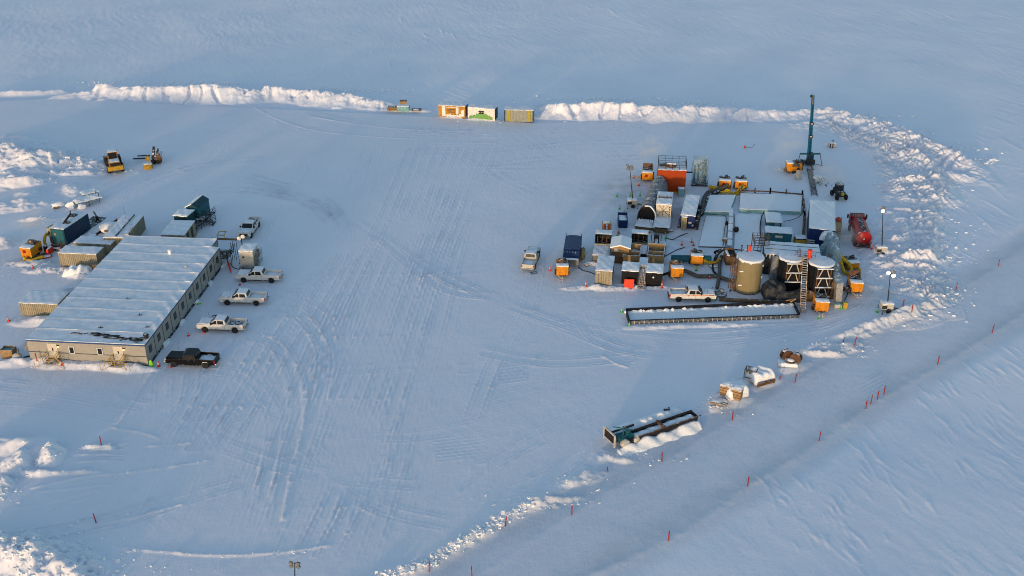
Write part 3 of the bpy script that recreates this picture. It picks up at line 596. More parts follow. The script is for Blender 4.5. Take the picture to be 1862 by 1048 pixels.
def heater(label, p, W=1.75, L=2.5, H=1.75, rz=None, lid='open', hitch=True, m=orange, mirror=1, dial=False, wheels=True):
    """towed air heater: x across, -y is the drawbar end"""
    loc, r, w = p; t = thing('heater_trailer', label, 'heater', loc, r if rz is None else rz, hgroup); x0, x1 = -W/2, W/2
    b = MB().box(x0, x1, 0, L, .45, H); b.box(x0-.02, x1+.02, -.01, .05, H-.12, H-.04); b.build('body', m, t, bevel=.05)
    MB().box(x0+.1, x1-.1, .1, L-.1, .30, .45).build('chassis', rust, t)
    for k in (-.28, .28): MB().box(x0*.0+k*W-.22, k*W+.22, -.02, .005, .62, H-.35).build('access_panel', orange2, t)
    for k in (-.3, .3): MB().box(k*W-.13, k*W+.13, -.035, -.015, H-.34, H-.20).build('warning_plate', yelcont, t)
    if dial: MB().box(-.45, .05, -.04, -.022, H-.85, H-.35).build('control_panel', red, t)
    snow(t, x0, x1, 0, L*.42, H, .12, snow_m, seed=2)
    o = MB(); o.box(x0+.15, x1-.15, L*.45, L*.95, H+.02, H+.10); o.cyl((.25*mirror, L*.68, H+.1), .28, .32, 12); o.tube((.25*mirror, L*.68, H+.4), (.45*mirror, L*.60, H+.62), .10, 8); o.build('exhaust_stack', dark, t)
    if lid == 'open': MB().taper(x0, x1, L*.92, L*.98, H+.02, x0+.1, x1-.1, L*1.02, L*1.08, H+.75).build('lid', rust, t)
    if lid == 'bag': MB().blob((-.1, L*.7, H+.15), (.75, .6, .35), 3, 2, .2).build('duct_collar', tarpbrown, t, smooth=True)
    if wheels:
        for s in (-1, 1): wheel_at(t, s*(W/2+.10), L*.5, .36, .2, white, ax='x'); MB().taper(s*(W/2+.02)-.02, s*(W/2+.22), L*.5-.48, L*.5+.48, .74, s*(W/2+.02)-.02, s*(W/2+.22), L*.5-.30, L*.5+.30, .84).build('mudguard', m, t)
    if hitch:
        q = MB(); 
        for s in (-1, 1): q.tube((s*W*.38, .05, .42), (0, -1.25, .45), .05)
        q.tube((0, -1.1, .45), (0, -1.5, .42), .06); q.tube((0, -1.1, .1), (0, -1.1, .75), .04); q.build('drawbar', whited, t)
    MB().cyl((x1+.02, L*.75, 1.0), .26, .22, 12, 'x').build('duct_port', dark, t); MB().cyl((x0-.24, L*.25, 1.0), .26, .22, 12, 'x').build('duct_port', dark, t)
    return t
def hose(label, pts, r=.25, m=ductgrey, cat='hose', name='duct_hose', rib=.07, group='duct hoses between the heaters and the plant'):
    P = [G(p[0], p[1], p[2] if len(p) > 2 else r+.05) for p in pts]; o = P[0].copy(); o.z = 0
    ob = MB().path([q-o for q in P], r, 8, rib).build(name, m, None, smooth=2); ob.location = o; return tag(ob, label, cat, group)
def pipe(label, pts, r=.08, m=rust, cat='pipe', name='pipe', group=None):
    P = [G(p[0], p[1], p[2] if len(p) > 2 else r+.05) for p in pts]; o = P[0].copy(); o.z = 0; b = MB()
    for a, c in zip(P[:-1], P[1:]): b.tube(a-o, c-o, r, 8)
    ob = b.build(name, m); ob.location = o; return tag(ob, label, cat, group)
def floodmast(t, base, top, lamps, r=.07, m=dark, litm=None, sz=.26):
    b, p = Vector(base), Vector(top); mid = b+(p-b)*.45; MB().tube(b, mid, r*1.3, 8).tube(mid, p, r*.8, 8).build('mast', m, t)
    MB().tube(p+Vector((-.55, 0, 0)), p+Vector((.55, 0, 0)), .04).build('crossarm', m, t)
    for (x, z, on) in lamps:
        c = p+Vector((x, -.08, z)); h = MB().lathe([(.06, .22), (sz*.8, .12), (sz, 0)], (c.x, c.y-.12, c.z), 14, 'y').build('lamp_head', m, t, smooth=True)
        MB().lathe([(sz*.94, .02), (sz*.8, -.05), (.02, -.08)], (c.x, c.y-.13, c.z), 14, 'y').build('lens', lit if on else lensgrey, h, smooth=True)
def light_plant(label, px, py, top, lamps, rz=0, tint=whited, lit_=False):
    p = G(px, py); t = thing('light_tower', label, 'light tower', p, rz, 'mobile light towers on trailers')
    MB().taper(-.95, .75, -.5, .6, .45, -.9, .7, -.45, .55, 1.35).build('engine_housing', tint, t, bevel=.06)
    snow(t, -.88, .68, -.43, .53, 1.35, .12, snow_m); MB().box(-.9, -.2, -.53, -.49, .6, 1.1).build('vent_panel', dark, t)
    for s in (-1, 1): wheel_at(t, 0, s*.72, .34, .2, whited)
    q = MB().tube((.7, 0, .45), (1.9, 0, .42), .05); q.tube((.7, -.4, .45), (1.6, 0, .42), .04).tube((.7, .4, .45), (1.6, 0, .42), .04).tube((1.7, 0, .05), (1.7, 0, .8), .04); q.build('drawbar', rust, t)
    for x, y in ((-.9, -.95), (-.9, .95), (.8, -.95), (.8, .95)): MB().tube((x, y*.5, .5), (x, y, .5), .035).tube((x, y, .55), (x, y, 0), .035).box(x-.12, x+.12, y-.12, y+.12, 0, .04).build('outrigger', dark, t)
    inv = Matrix.Rotation(-rz, 4, 'Z'); T_ = inv @ (Vector(top)-Vector((p.x, p.y, 0)))
    B = inv @ Vector((0, .15, 1.2)); floodmast(t, (B.x, B.y, 1.2), T_, lamps, litm=lit_); return t
def rail(b, x0, x1, y0, y1, z, h=1.05, r=.022, sides='fblr', step=1.2):
    segs = {'f': ((x0, y0), (x1, y0)), 'b': ((x0, y1), (x1, y1)), 'l': ((x0, y0), (x0, y1)), 'r': ((x1, y0), (x1, y1))}
    for k in sides:
        (a, c), (d, e) = segs[k]; L = math.hypot(d-a, e-c); n = max(1, round(L/step))
        for i in range(n+1): f = i/n; b.tube((a+(d-a)*f, c+(e-c)*f, z), (a+(d-a)*f, c+(e-c)*f, z+h), r, 5)
        for hh in (h, h*.66, h*.33): b.tube((a, c, z+hh), (d, e, z+hh), r, 5)
    return b
def stairs(parent, x0, x1, y, z0, z1, run, m=steel, mr=yellowp, ax=-1):   # climbs from (y+ax*run, z0) to (y, z1)
    n = max(2, int((z1-z0)/.22)); b = MB()
    for i in range(n):
        zz = z0+(z1-z0)*(i+1)/n; yy = y+ax*run*(1-(i+1)/n); b.box(x0, x1, min(yy, yy+ax*run/n), max(yy, yy+ax*run/n), zz-.05, zz)
    for x in (x0-.03, x1+.03): b.tube((x, y+ax*run, z0), (x, y, z1), .05, 4)
    b.build('stair', m, parent); r = MB()
    for x in (x0-.04, x1+.04):
        for k in range(3): f = k/2; r.tube((x, y+ax*run*(1-f), z0+(z1-z0)*f), (x, y+ax*run*(1-f), z0+(z1-z0)*f+1), .03, 5)
        for hh in (.5, 1.0): r.tube((x, y+ax*run, z0+hh), (x, y, z1+hh), .03, 5)
    r.build('handrail', mr, parent)
# ------------------------------------------------------------------ camp building (ten joined modules)
FL = G(57, 657); FR = G(270, 667); d = (FR-FL); Wd = d.length; rz = math.atan2(d.y, d.x)
mid = (FL+FR)/2; camp = thing('camp_building', 'long cream flat roofed camp building of joined modules with two front doors', 'building', (mid.x, mid.y, 0), rz)
NM = 11; MD = 2.82; Dp = NM*MD; Hb = 3.15; hw = Wd/2
for k in range(NM):
    y0 = k*MD+.02; y1 = (k+1)*MD-.02; rr = hw if k < NM-1 else hw-1.3
    m = MB().box(-hw, rr, y0, y1, .25, Hb-.06)
    m.build('module', cream, camp)
    def rf(x, y, k=k, y0=y0, y1=y1):
        e = min(y-y0, y1-y); edge = max(0, 1-(rr-x)/2.2)
        return Hb+.05+.035*math.exp(-(e/.12)**2)+.025*math.sin(x*.9+k)*math.sin(y*1.7)+.12*edge*max(0, math.sin(x*2.2+y*1.9+k*1.7)) + (.05 if k else .02)
    MB().sheet(-hw-.05, rr+.03, y0, y1, rf, .32, Hb-.05).build('roof_snow', roof_snow, camp)
    MB().box(rr-.01, rr+.05, y0, y1, Hb-.14, Hb+.02).build('roof_trim', trimblue, camp)
    MB().box(rr+.004, rr+.03, y1-.03, y1+.05, .25, Hb-.14).build('corner_strip', seam_dark, camp)
    yc = (y0+y1)/2
    w_ = MB().box(rr-.02, rr+.03, yc-.42, yc+.42, 1.35, 2.35).build('window', seam_dark, camp)
    MB().box(rr+.02, rr+.045, yc-.34, yc+.34, 1.43, 2.27).build('pane', glass, w_)
    MB().box(rr, rr+.06, y0+.2, y1-.2, .05, .30).build('skid', dark, camp)
    if k % 2: MB().blob((rr+.15, y1, .1), (.3, .8, .28), k, 2, .35).build('snow_drift', snow_m, camp, smooth=True)
MB().box(-hw-.03, hw+.05, -.06, .02, Hb-.14, Hb+.03).build('roof_trim', trimblue, camp)
MB().box(-hw, hw, -.02, .015, 1.42, 1.50).build('wall_band', seam_dark, camp)
MB().box(-hw+.3, hw-.3, -.03, .01, .02, .24).build('skirting', brown, camp)
rnd = random.Random(4)
def shingle():
    b = MB(); 
    for k in range(95):
        t_ = rnd.random(); x = -hw*.02+t_*hw*.95 if k > 12 else -hw*.35+t_*hw*.3; y = 1.95-1.15*max(0, x/hw)**1.3-(.0)+rnd.gauss(0, .22)*(1.0 if x > 0 else .4)
        w = rnd.uniform(.1, .55)*(1 if x > 0 else .5); z = Hb+.155; a = rnd.uniform(-.3, .2)
        b.faces([(x-w, y-.05, z), (x, y-.11+a*.2, z+.01), (x+w, y+a*.3, z), (x+w*.4, y+.10, z+.012), (x-w*.6, y+.07, z)], [(0, 1, 2, 3, 4)])
        b.faces([(x-w, y-.05, z-.1), (x+w, y, z-.1), (x, y+.1, z-.1)], [(0, 1, 2)])
    return b
shingle().build('bare_roof_patch', black, camp)
fx = lambda px: (px-57)/(270-57)*Wd-hw
for px in (102, 220.5):
    x = fx(px); dd = MB().box(x-.62, x+.62, -.04, .01, .75, 2.80).build('door', cream_door, camp); MB().box(x-.06, x+.10, -.06, -.035, 1.75, 2.15).build('door_window', glass, dd)
    MB().box(x+.42, x+.48, -.07, -.035, 1.55, 1.7).build('handle', dark, dd)
    o = MB().box(x+.72, x+.92, -.24, -.02, 2.50, 2.62).build('wall_lamp', dark, camp); MB().blob((x+.82, -.16, 2.46), .10, 1, 2, 0).build('bulb', litdim, o)
    MB().box(x-.75, x+.75, -1.5, -.05, .62, .70).build('porch', steel, camp); r = MB(); rail(r, x-.75, x+.75, -1.5, -.08, .7, 1.0, .03, 'flr', .7)
    for q in (-1, 1): r.tube((x+q*.75, -1.5, .7), (x+q*1.9, -1.6, .1), .03).tube((x+q*.75, -1.5, 1.7), (x+q*1.9, -1.6, 1.0), .03).tube((x+q*1.9, -1.6, .1), (x+q*1.9, -1.6, 1.0), .03).tube((x+q*1.3, -1.55, .4), (x+q*1.3, -1.55, 1.35), .03)
    r.build('porch_railing', yellowp, camp)
for px in (136.5, 187.5):
    x = fx(px); o = MB().box(x-.36, x+.36, -.05, .01, 1.45, 2.50).build('window', white, camp); MB().box(x-.26, x+.26, -.065, -.045, 1.55, 2.38).build('pane', glass, o)
def roofpt(px, py, z=Hb): g = G(px, py, z); q = Matrix.Rotation(-rz, 4, 'Z') @ (g-Vector((mid.x, mid.y, 0))); return q.x, q.y
for px, py, r_, h_, mm in [(309.5, 463, .30, .75, snow_m), (338.5, 487, .22, .25, whited)]:
    x, y = roofpt(px, py); MB().lathe([(r_*.8, 0), (r_*.7, h_*.5), (r_, h_*.55), (r_*.9, h_*.9), (.05, h_)], (x, y, Hb+.08), 14).build('roof_vent', mm, camp, smooth=True)
for px, py in [(232, 546), (254, 575), (183, 598), (268, 597)]:
    x, y = roofpt(px, py); MB().tube((x, y, Hb), (x, y, Hb+.45), .05).tube((x-.3, y, Hb+.14), (x+.3, y+.1, Hb+.14), .06).build('vent_pipe', dark, camp)
x, y = roofpt(265, 619); MB().lathe([(.25, 0), (.3, .5), (.38, .55), (.3, .8), (.02, .85)], (x, y+.3, Hb), 12).build('roof_vent', dark, camp, smooth=True)
MB().box(-hw-.55, -hw-.02, .1, .7, 1.5, 2.4).build('meter_box', steel, camp)
MB().box(hw+.06, hw+.16, .4, Dp-4, .06, .16).build('cable_tray', dark, camp)
# porch at the far right corner
MB().box(hw-2.4, hw+1.6, Dp+.25, Dp+.65, Hb-.2, Hb-.04).build('canopy_beam', brown, camp)
q = MB().box(hw-1.25, hw+1.0, Dp-MD+.1, Dp+.3, 1.2, 1.3); rail(q, hw-1.2, hw+1.0, Dp-MD+.2, Dp+.3, 1.3, 1.0, .035, 'fr', .7)
for x in (hw+.9, hw+1.5):
    for y in (Dp-MD+.2, Dp-.5, Dp+.3): q.tube((x, y, 0), (x, y, 2.9), .045)
q.build('side_porch', dark, camp)
b = MB()
for k in range(12):
    b.tube((0, -k*.28, 0.05), (.9, -k*.28, .05), .03); b.tube((.0+.9*(k % 2), -k*.28, .05), (.9-.9*(k % 2), -(k+1)*.28, .05), .03)
for x in (0, .9): b.tube((x, 0, 0), (x, -3.3, 0), .035)
# red net of folded barrier leaning against the side wall
g = G(414, 482); nb = thing('barrier_fence', 'red folding barrier standing by the far right wall of the camp', 'barrier', (g.x, g.y, 0), R(-68)); q = MB()
for k in range(9): q.tube((k*.42, .12*(k % 2), 0), (k*.42, .12*(k % 2), .95), .035, 5); 
for k in range(8):
    for z in (.15, .85): q.tube((k*.42, .12*(k % 2), z), ((k+1)*.42, .12*((k+1) % 2), 1-z), .025, 5)
q.build('lattice', coneor, nb)
# ------------------------------------------------------------------ west of the camp
container('small beige corrugated container beside the camp left wall nearest the camera', front(38, 575, 112, 578), 5.5, 3.6, 2.1, roofm=roof_snow)
container('beige corrugated container behind the snow heap with cables on its wall', front(111, 486, 180, 489), 5.9, 2.5, 2.4)
container('beige container half hidden behind another, right by the back left camp corner', front(139, 463, 205, 466), 5.9, 2.5, 2.0)
t = container('long narrow grey roofed hut running away behind the dish', (G(212, 459), R(-2), 0), 3.3, 8.5, 2.5, name='utility_hut', cat='hut', lift=.1)
MB().box(.2, .32, .2, 8.3, 2.6, 2.75).build('roof_pipe', dark, t)
g = G(245, 452); t = thing('satellite_dish', 'white satellite dish on a lattice mast at the back of the camp', 'satellite dish', g)
q = MB()
for a in range(3): x, y = .35*math.cos(a*2.1+.4), .35*math.sin(a*2.1+.4); q.tube((x, y, 0), (x*.6, y*.6, 4.2), .03)
for k in range(7):
    for a in range(3): z = .5*k+.2; c = lambda i, z_: (.35*(1-.1*z_)*math.cos(i*2.1+.4), .35*(1-.1*z_)*math.sin(i*2.1+.4), z_); q.tube(c(a, z), c(a+1, z+.5), .018, 4)
q.tube((0, 0, 4), (.1, 0, 5.0), .02); q.build('mast', steel, t)
q = MB().lathe([(.02, .0), (.25, -.05), (.42, -.14), (.5, -.24), (.5, -.21), (.42, -.10), (.2, -.01), (.02, .04)], (-.62, -.5, 2.35), 20, 'y'); o = q.build('dish', white, t, smooth=True)
MB().tube((-.62, -.5, 2.35), (-.62, -1.0, 2.4), .02).tube((-.62, -.45, 2.35), (0, 0, 2.3), .04).build('feed_arm', dark, t)
for px, py, h in [(232, 416, 2.6), (240, 421, 1.6)]:
    g = G(px, py); tag(MB().tube((0, 0, 0), (0, 0, h), .035).build('antenna_pole', steel), None) if False else None
for i, (px, py, lab) in enumerate([(215, 414, 'thin red marker pole left of the whip aerial behind the camp huts'), (253.5, 418, 'red marker pole right of the dish behind the camp huts')]):
    g = G(px, py); o = MB().tube((0, 0, 0), (.05, 0, 1.7), .05, 6).build('marker_pole', postred); o.location = g; tag(o, lab, 'pole', 'red marker poles behind the camp')
g = G(234, 425); o = MB().tube((0, 0, 0), (-.05, 0, 5), .03, 6, .015).build('whip_aerial', dark); o.location = g; tag(o, 'tall thin dark whip aerial standing behind the dish', 'aerial')
# stove barrel with flat cap
g = G(171, 447); t = thing('chimney_stove', 'black barrel with wide flat snowy cap behind the camp containers', 'stove', g)
MB().cyl((0, 0, 0), .32, 1.5, 16).build('barrel', dark, t); MB().lathe([(.1, 1.5), (.75, 1.58), (.78, 1.72), (.1, 1.75)], n=18).build('cap', steel, t); snow(t, -.5, .5, -.5, .5, 1.74, .06)
# teal generator house on a long skid
g = G(110.5, 450); gh = thing('generator_house', 'dark teal generator house with raised roof hatches on a long snowy skid', 'generator', g, R(-14))
MB().box(-1.2, 1.2, 0, 6.4, .45, 3.2).build('body', tealdk, gh)
q = MB().corr((1.22, .1, 0), (1.22, 6.3, 0), .5, 3.15, (1, 0, 0), .3, .05); q.build('side_panel', navy, gh)
MB().box(-1.0, 1.0, -.04, 0, .6, 3.0).build('end_door', teal, gh); MB().cyl((-.45, -.05, 2.2), .2, .03, 14, 'y').build('round_vent', brownbox, gh)
snow(gh, -1.2, 1.2, 0, 6.4, 3.2, .12, roof_snow)
MB().taper(-.2, .9, 1.8, 2.6, 3.3, -.1, .9, 1.9, 2.3, 3.5).build('roof_hatch', dark, gh)
q = MB().prism([(1.6, 3.35), (3.8, 4.15), (3.9, 4.0), (1.8, 3.28)], -.1, .15, 'x'); q.tube((0, 3.8, 4.05), (0, 3.9, 4.6), .08); q.build('exhaust_flap', black, gh)
MB().box(-.9, .2, 4.2, 5.2, 3.3, 3.5).build('roof_hatch', dark, gh)
MB().box(-2.05, -1.22, .2, 1.6, 1.6, 3.0).build('air_box', beige, gh); MB().box(-1.85, -1.5, .16, .2, 2.0, 2.5).build('louvre', dark, gh); MB().box(-2.0, -1.3, .4, 1.4, .3, 1.6).build('air_box_stand', rust, gh)
MB().box(-1.5, 3.0, -.3, 11, .10, .42).build('skid', dark, gh); snow(gh, 1.3, 2.9, -.2, 10.8, .42, .16, roof_snow, 'skid_snow')
q = MB(); rail(q, .2, 1.6, -1.0, -.3, .42, .9, .03, 'flr', .7); q.build('railing', rust, gh)
g = G(178, 405); t = thing('exhaust_post', 'short black exhaust post with grey pipe at the end of the snowy skid', 'exhaust', g); MB().cyl((0, 0, 0), .24, 1.1, 12).build('base', black, t); MB().tube((0, 0, 1.1), (-.35, 0, 2.0), .13, 8).build('pipe', steel, t)
heater('orange heater with red panel beside the teal generator house, farthest left in the photo', front(40, 472, 60, 474), 1.8, 2.8, 2.0, rz=R(-12), lid='bag', dial=True, hitch=False)
hose('yellow duct hose curling from the far left heater across the snow', [(45, 468, .8), (46, 473, .3), (56, 474), (68, 470), (78, 467)], .26, yellow)
hose('yellow duct hose hanging from the beige air box of the generator house', [(88, 424, 1.9), (82, 430, 1.9), (81, 440, 1.1), (84, 449, .4)], .24, yellow)
hose('dark ribbed hose lying beside the yellow hose by the far left heater', [(58, 464, .7), (66, 466, .3), (76, 463), (88, 458), (98, 452)], .18, ductgrey)
g = G(84, 457); t = thing('barrel', 'black barrel between the far left heater and the generator house', 'barrel', g); MB().lathe([(.3, 0), (.31, .3), (.3, .32), (.31, .62), (.3, .64), (.3, .95)], n=16).build('drum', black, t, smooth=True); snow(t, -.2, .2, -.2, .2, .95, .05)
for (px, py, w, l, a, lab, mm, h) in [(86, 468, 1.3, .9, .5, 'red framed pallet lying flat on snow beside the heater', coneor, .15), (92, 461, .25, 1.4, -.2, 'orange plank standing by the generator house steps', coneor, .9), (104, 456, 1.3, .5, .2, 'rusty bundle of scrap by the generator house steps', rust, .4), (113, 457, .9, .6, .1, 'pale timber bundle by the generator house steps', wood, .3)]:
    g = G(px, py); t = thing('pallet', lab, 'pallet', g, a); q = MB()
    for k in range(4): q.box(-w/2+k*w/3-.05, -w/2+k*w/3+.05, -l/2, l/2, .0, h)
    q.build('bearer', mm, t); q = MB()
    for k in range(4): q.box(-w/2, w/2, -l/2+k*l/3-.06, -l/2+k*l/3+.06, h, h+.05)
    q.build('deck_board', mm, t); snow(t, -w/2.6, w/2.6, -l/2.6, l/2.6, h+.05, .04)
# heap of snow on white tarpaulin in front of the container
g = G(145, 500); t = thing('covered_heap', 'heap under a white snowy tarpaulin in front of the beige container', 'tarpaulin', g, R(-3))
MB().sheet(-2.3, 2.3, -.9, .9, lambda x, y: max(0, 1.35*(1-(x/2.45)**4)*(1-(y/1.1)**4)*(1+.25*math.sin(2.1*x)*math.cos(3*y)+.12*math.sin(5*x+2*y))), .15, 0).build('tarpaulin', snow_m, t, smooth=True)
g = G(178, 499); t = thing('panel_board', 'pale tan board standing against the left camp wall', 'board', g, R(0)); MB().box(-.6, .6, -.1, -.04, 0, 1.6).build('panel', brownbox, t); MB().box(-.62, -.55, -.14, 0, 0, 1.7).build('post', rust, t)
g = G(216, 408); t = thing('white_tank_cover', 'round white covered tank behind the grey roofed hut', 'tank', G(204, 420)); MB().blob((0, 0, .5), (1.9, 1.6, .9), 3, 3, .12).build('cover', snow_m, t, smooth=True); MB().box(-.6, 1.0, -1.65, -1.5, .5, .85).build('front_board', brownbox, t)
# crates at the front left corner
g = G(14, 653); t = thing('crate', 'open tan plywood crate with teal lining at the left photo edge', 'crate', g, R(-4))
MB().box(-.8, .8, 0, 1.2, .05, .2).build('bottom', wood, t)
for a in ((-.8, .8, 0, .08), (-.8, .8, 1.12, 1.2), (-.8, -.72, .08, 1.12), (.72, .8, .08, 1.12)): MB().box(a[0], a[1], a[2], a[3], .2, 1.3).build('side', brownbox, t)
MB().box(-.7, .7, .1, 1.1, .2, 1.0).build('contents', turq, t)
g = G(31, 657); t = thing('bag_sack', 'white bulk sack with a strap beside the tan crate', 'sack', g); MB().blob((0, .3, .5), (.65, .5, .55), 5, 2, .1).build('sack', whited, t, smooth=True); MB().tube((.3, .2, .9), (.35, .2, 1.7), .12, 8).build('strap', steel, t)
g = G(49, 654); t = thing('pallet', 'dark broken pallet leaning in the snow beside the camp corner', 'pallet', g, .6); MB().box(-.4, .4, -.05, .05, 0, .5).build('deck_board', dark, t)
cone('orange cone on the snow left of the small beige container', 16, 584); cone('orange cone standing in the snowbank below the front windows', 114.5, 668); cone('orange cone right of the lime bag at the front right camp corner', 289, 667, h=.9); cone('small orange cone on the snow between the camp wall and the pickups', 343, 611, h=.55)
cone('orange cone left of the white tank on skids', 437, 480, h=.8)
cone('orange cone on the snow heap in front of the far left heater', 60, 490)
g = G(276, 667); t = thing('bag_sack', 'lime green bag leaning at the front right corner of the camp', 'sack', g); MB().taper(-.32, .32, -.2, .2, 0, -.22, .12, -.1, .12, .95).build('sack', lime, t, bevel=.08)
g = G(362, 553); o = MB().blob((0, 0, .06), (.35, .2, .08), 2, 2).build('green_cloth', lime); o.location = g; tag(o, 'small green cloth lying on snow beside the camp', 'cloth')
g = G(395, 577); t = thing('metal_frame', 'dark rectangular frame lying flat on snow behind the third pickup', 'frame', g, R(4)); q = MB()
for a in ((-.7, .7, -.5, -.42), (-.7, .7, .42, .5), (-.7, -.62, -.42, .42), (.62, .7, -.42, .42)): q.box(*a, 0, .08)
q.build('frame', dark, t)
# ------------------------------------------------------------------ north of the camp
c = container('low beige hut with snow roof joined to the back of the camp', (G(318, 455), R(-2), 0), 3.7, 5.4, 2.6, name='entrance_hut', cat='hut', roofm=roof_snow)
MB().box(1.80, 1.84, 1.2, 2.0, .5, 2.3).build('side_door', dark, c); MB().box(1.80, 1.84, 3.2, 4.0, .5, 2.3).build('side_door', dark, c)
g = G(333, 423); t = thing('teal_shed', 'dark teal shed with two snowy peaked roofs behind the beige hut', 'shed', g, R(-12))
MB().taper(-1.3, 1.1, 0, 2.6, .5, -1.2, 1.0, .1, 2.5, 2.9).build('wall', tealdk, t); snow(t, -1.3, 1.1, -.1, 2.6, 2.9, .18, snow_m)
MB().box(-.7, 1.4, 3.2, 7, .5, 3.0).build('wall', teal, t); MB().prism([(-.8, 3.0), (.4, 3.6), (1.5, 3.0)], 3.1, 7.1).build('gable', tealdk, t); MB().prism([(-.9, 3.05), (.35, 3.68), (.38, 3.58), (-.8, 2.98)], 3.0, 7.2).build('roof_snow', snow_m, t)
q = MB().box(1.1, 2.3, .3, 7, .7, .8); rail(q, 1.2, 2.3, .3, 7, .8, 1.0, .035, 'r', .8); 
for k in range(5): q.tube((2.3, .3+k*1.6, 0), (2.3, .3+k*1.6, .8), .05)
q.build('walkway', dark, t)
g = G(369, 411); t = thing('stair_tower', 'dark steel steps with railings and a snowy landing beside the teal shed', 'stairs', g, R(-4))
MB().box(-1.2, .2, 0, 1.5, 1.0, 1.1).build('landing', steel, t); snow(t, -1.2, .2, 0, 1.5, 1.1, .1)
q = MB(); rail(q, -1.2, .2, 0, 1.5, 1.1, 1.0, .045, 'fb', .7)
for i in range(6): q.box(.2+i*.25, .45+i*.25, 0, 1.5, 1.0-i*.17-.05, 1.0-i*.17)
for y in (0, 1.5): q.tube((.2, y, 2.1), (1.7, y, 1.1), .045).tube((1.7, y, 1.1), (1.7, y, 0), .045).tube((.2, y, 1.6), (1.7, y, .6), .04)
for x in (-1.2, .2):
    for y in (0, 1.5): q.tube((x, y, 0), (x, y, 1.0), .045)
q.build('railing', dark, t)
g = G(402, 436); t = thing('hatch_frame', 'yellow edged square hatch frame on snow behind the camp beam', 'frame', g); q = MB()
for a in ((-.6, .6, 0, .12), (-.6, .6, 1.4, 1.52), (-.6, -.5, .12, 1.4), (.5, .6, .12, 1.4)): q.box(*a, .7, .8)
for x in (-.55, .55): q.tube((x, .1, 0), (x, .1, .7), .04)
q.build('frame', yellowp, t)
# white tank building with light pole
g = front(440, 492, 462, 492); t = thing('water_tank', 'tall frosted white tank on a skid behind the first parked pickup', 'tank', g[0], R(-3))
MB().box(-1.05, 1.05, 0, 2.6, .3, 3.2).build('body', whited, t, bevel=.08); MB().box(-1.1, 1.1, -.1, 2.7, .08, .28).build('skid', steel, t); snow(t, -1.05, 1.05, 0, 2.6, 3.2, .14, snow_m)
MB().cyl((-.45, -.04, 2.2), .16, .05, 12, 'y').build('port', dark, t)
for k in range(3): MB().box(1.06, 1.35, .3+k*.8, .7+k*.8, .5+k*.4, 2.0+k*.3).build('side_gear', steel, t)
q = MB(); rail(q, 1.1, 1.6, .1, 2.5, .3, 2.4, .03, 'r', .5); q.build('ladder_rail', steel, t)
q = MB().blob((-.7, -.7, .6), (.35, .3, .45), 3, 2).blob((.3, -.7, .5), (.6, .35, .5), 6, 2); q.build('snowy_fittings', steel, t, smooth=True)
g = G(446, 482); t = thing('light_pole', 'black light pole with a round white lamp left of the white tank', 'light pole', g); MB().tube((0, 0, 0), (-.1, 0, 4.9), .07, 8).build('pole', black, t)
for s in (-1, 1): o = MB().lathe([(.05, .2), (.3, .1), (.34, 0)], (s*.3-.1, -.1, 4.6+s*.15), 14, 'y').build('lamp_head', dark, t, smooth=True); MB().lathe([(.32, .0), (.02, -.1)], (s*.3-.1, -.1, 4.6+s*.15), 14, 'y').build('lens', white, o)
# parked pickups
pg = 'pickup trucks parked beside the camp'
pickup('white pickup facing the camera behind the camp, apart from the parked row', (462, 412), (448, 432), white, pg, side='c', bedsnow=False)
pickup('white pickup directly in front of the tall white tank', (494, 515), (446, 514), white, pg)
pickup('white pickup second from the white tank in the row beside the camp', (466, 556), (417, 555), white, pg)
pickup('white pickup nearest the flat dark frame, between another white one and the black one', (427, 606), (377, 604), white, pg, bedsnow=False)
pickup('black pickup truck parked at the near end of the camp row', (375, 670), (320, 667), blackp, pg, bedsnow=True, cabsnow=False)
pickup('dirty white pickup seen from behind, left of the navy trailer', (961, 491), (970, 466), whited, None, side='c', rack=False)
pickup('white pickup with an orange side stripe next to the long pond', (1234, 549), (1284, 550), white, None, stripe_=True, rack=True, bumper=dark)
g = G(971, 497); t = thing('metal_frame', 'thin folded frame lying behind the tailgate of the dirty white pickup', 'frame', g, .4); q = MB(); 
for a in ((-.5, .5, -.3, -.25), (-.5, .5, .25, .3), (-.5, -.45, -.25, .25), (.45, .5, -.25, .25)): q.box(*a, .02, .1)
q.build('frame', dark, t)
# plug posts in front of the parked trucks
for i, (px, py) in enumerate([(436, 519), (371, 606), (311, 669)]):
    g = G(px, py); t = thing('wheel_chock', ['orange chock at the front tyre of the pickup by the tank', 'orange chock at the front tyre of the third white pickup', 'orange chock at the front tyre of the black pickup'][i], 'chock', g, 0, 'orange wheel chocks'); MB().taper(-.2, .2, -.12, .12, 0, -.05, .05, -.12, .12, .22).build('wedge', coneor, t)
# wheel loader
g = G(209, 307); t = thing('wheel_loader', 'dirty yellow wheel loader seen from behind near the left snow heaps', 'loader', g, R(115))  # x forward
MB().taper(-3.0, -.3, -1.1, 1.1, 1.0, -2.7, -.3, -.95, .95, 2.2).build('engine_cover', machine, t, bevel=.08); MB().box(-3.35, -2.8, -1.35, 1.35, .8, 1.6).build('counterweight', yellowp, t, bevel=.08); MB().box(-3.05, -3.0, -.8, .8, 1.65, 2.1).build('rear_grille', black, t)
c = MB().taper(-.6, 1.0, -.8, .8, 1.6, -.4, .8, -.75, .75, 3.3).build('cab', glass, t); MB().box(-.65, .95, -.88, .88, 3.3, 3.45).build('cab_roof', machine, c)
q = MB()
for x, xx in ((-.6, -.4), (1.0, .8)):
    for y in (-.8, .8): q.tube((x, y, 1.6), (xx, y*.95, 3.3), .07)
q.build('cab_pillar', machine, c); snow(c, -.6, .9, -.8, .8, 3.45, .08)
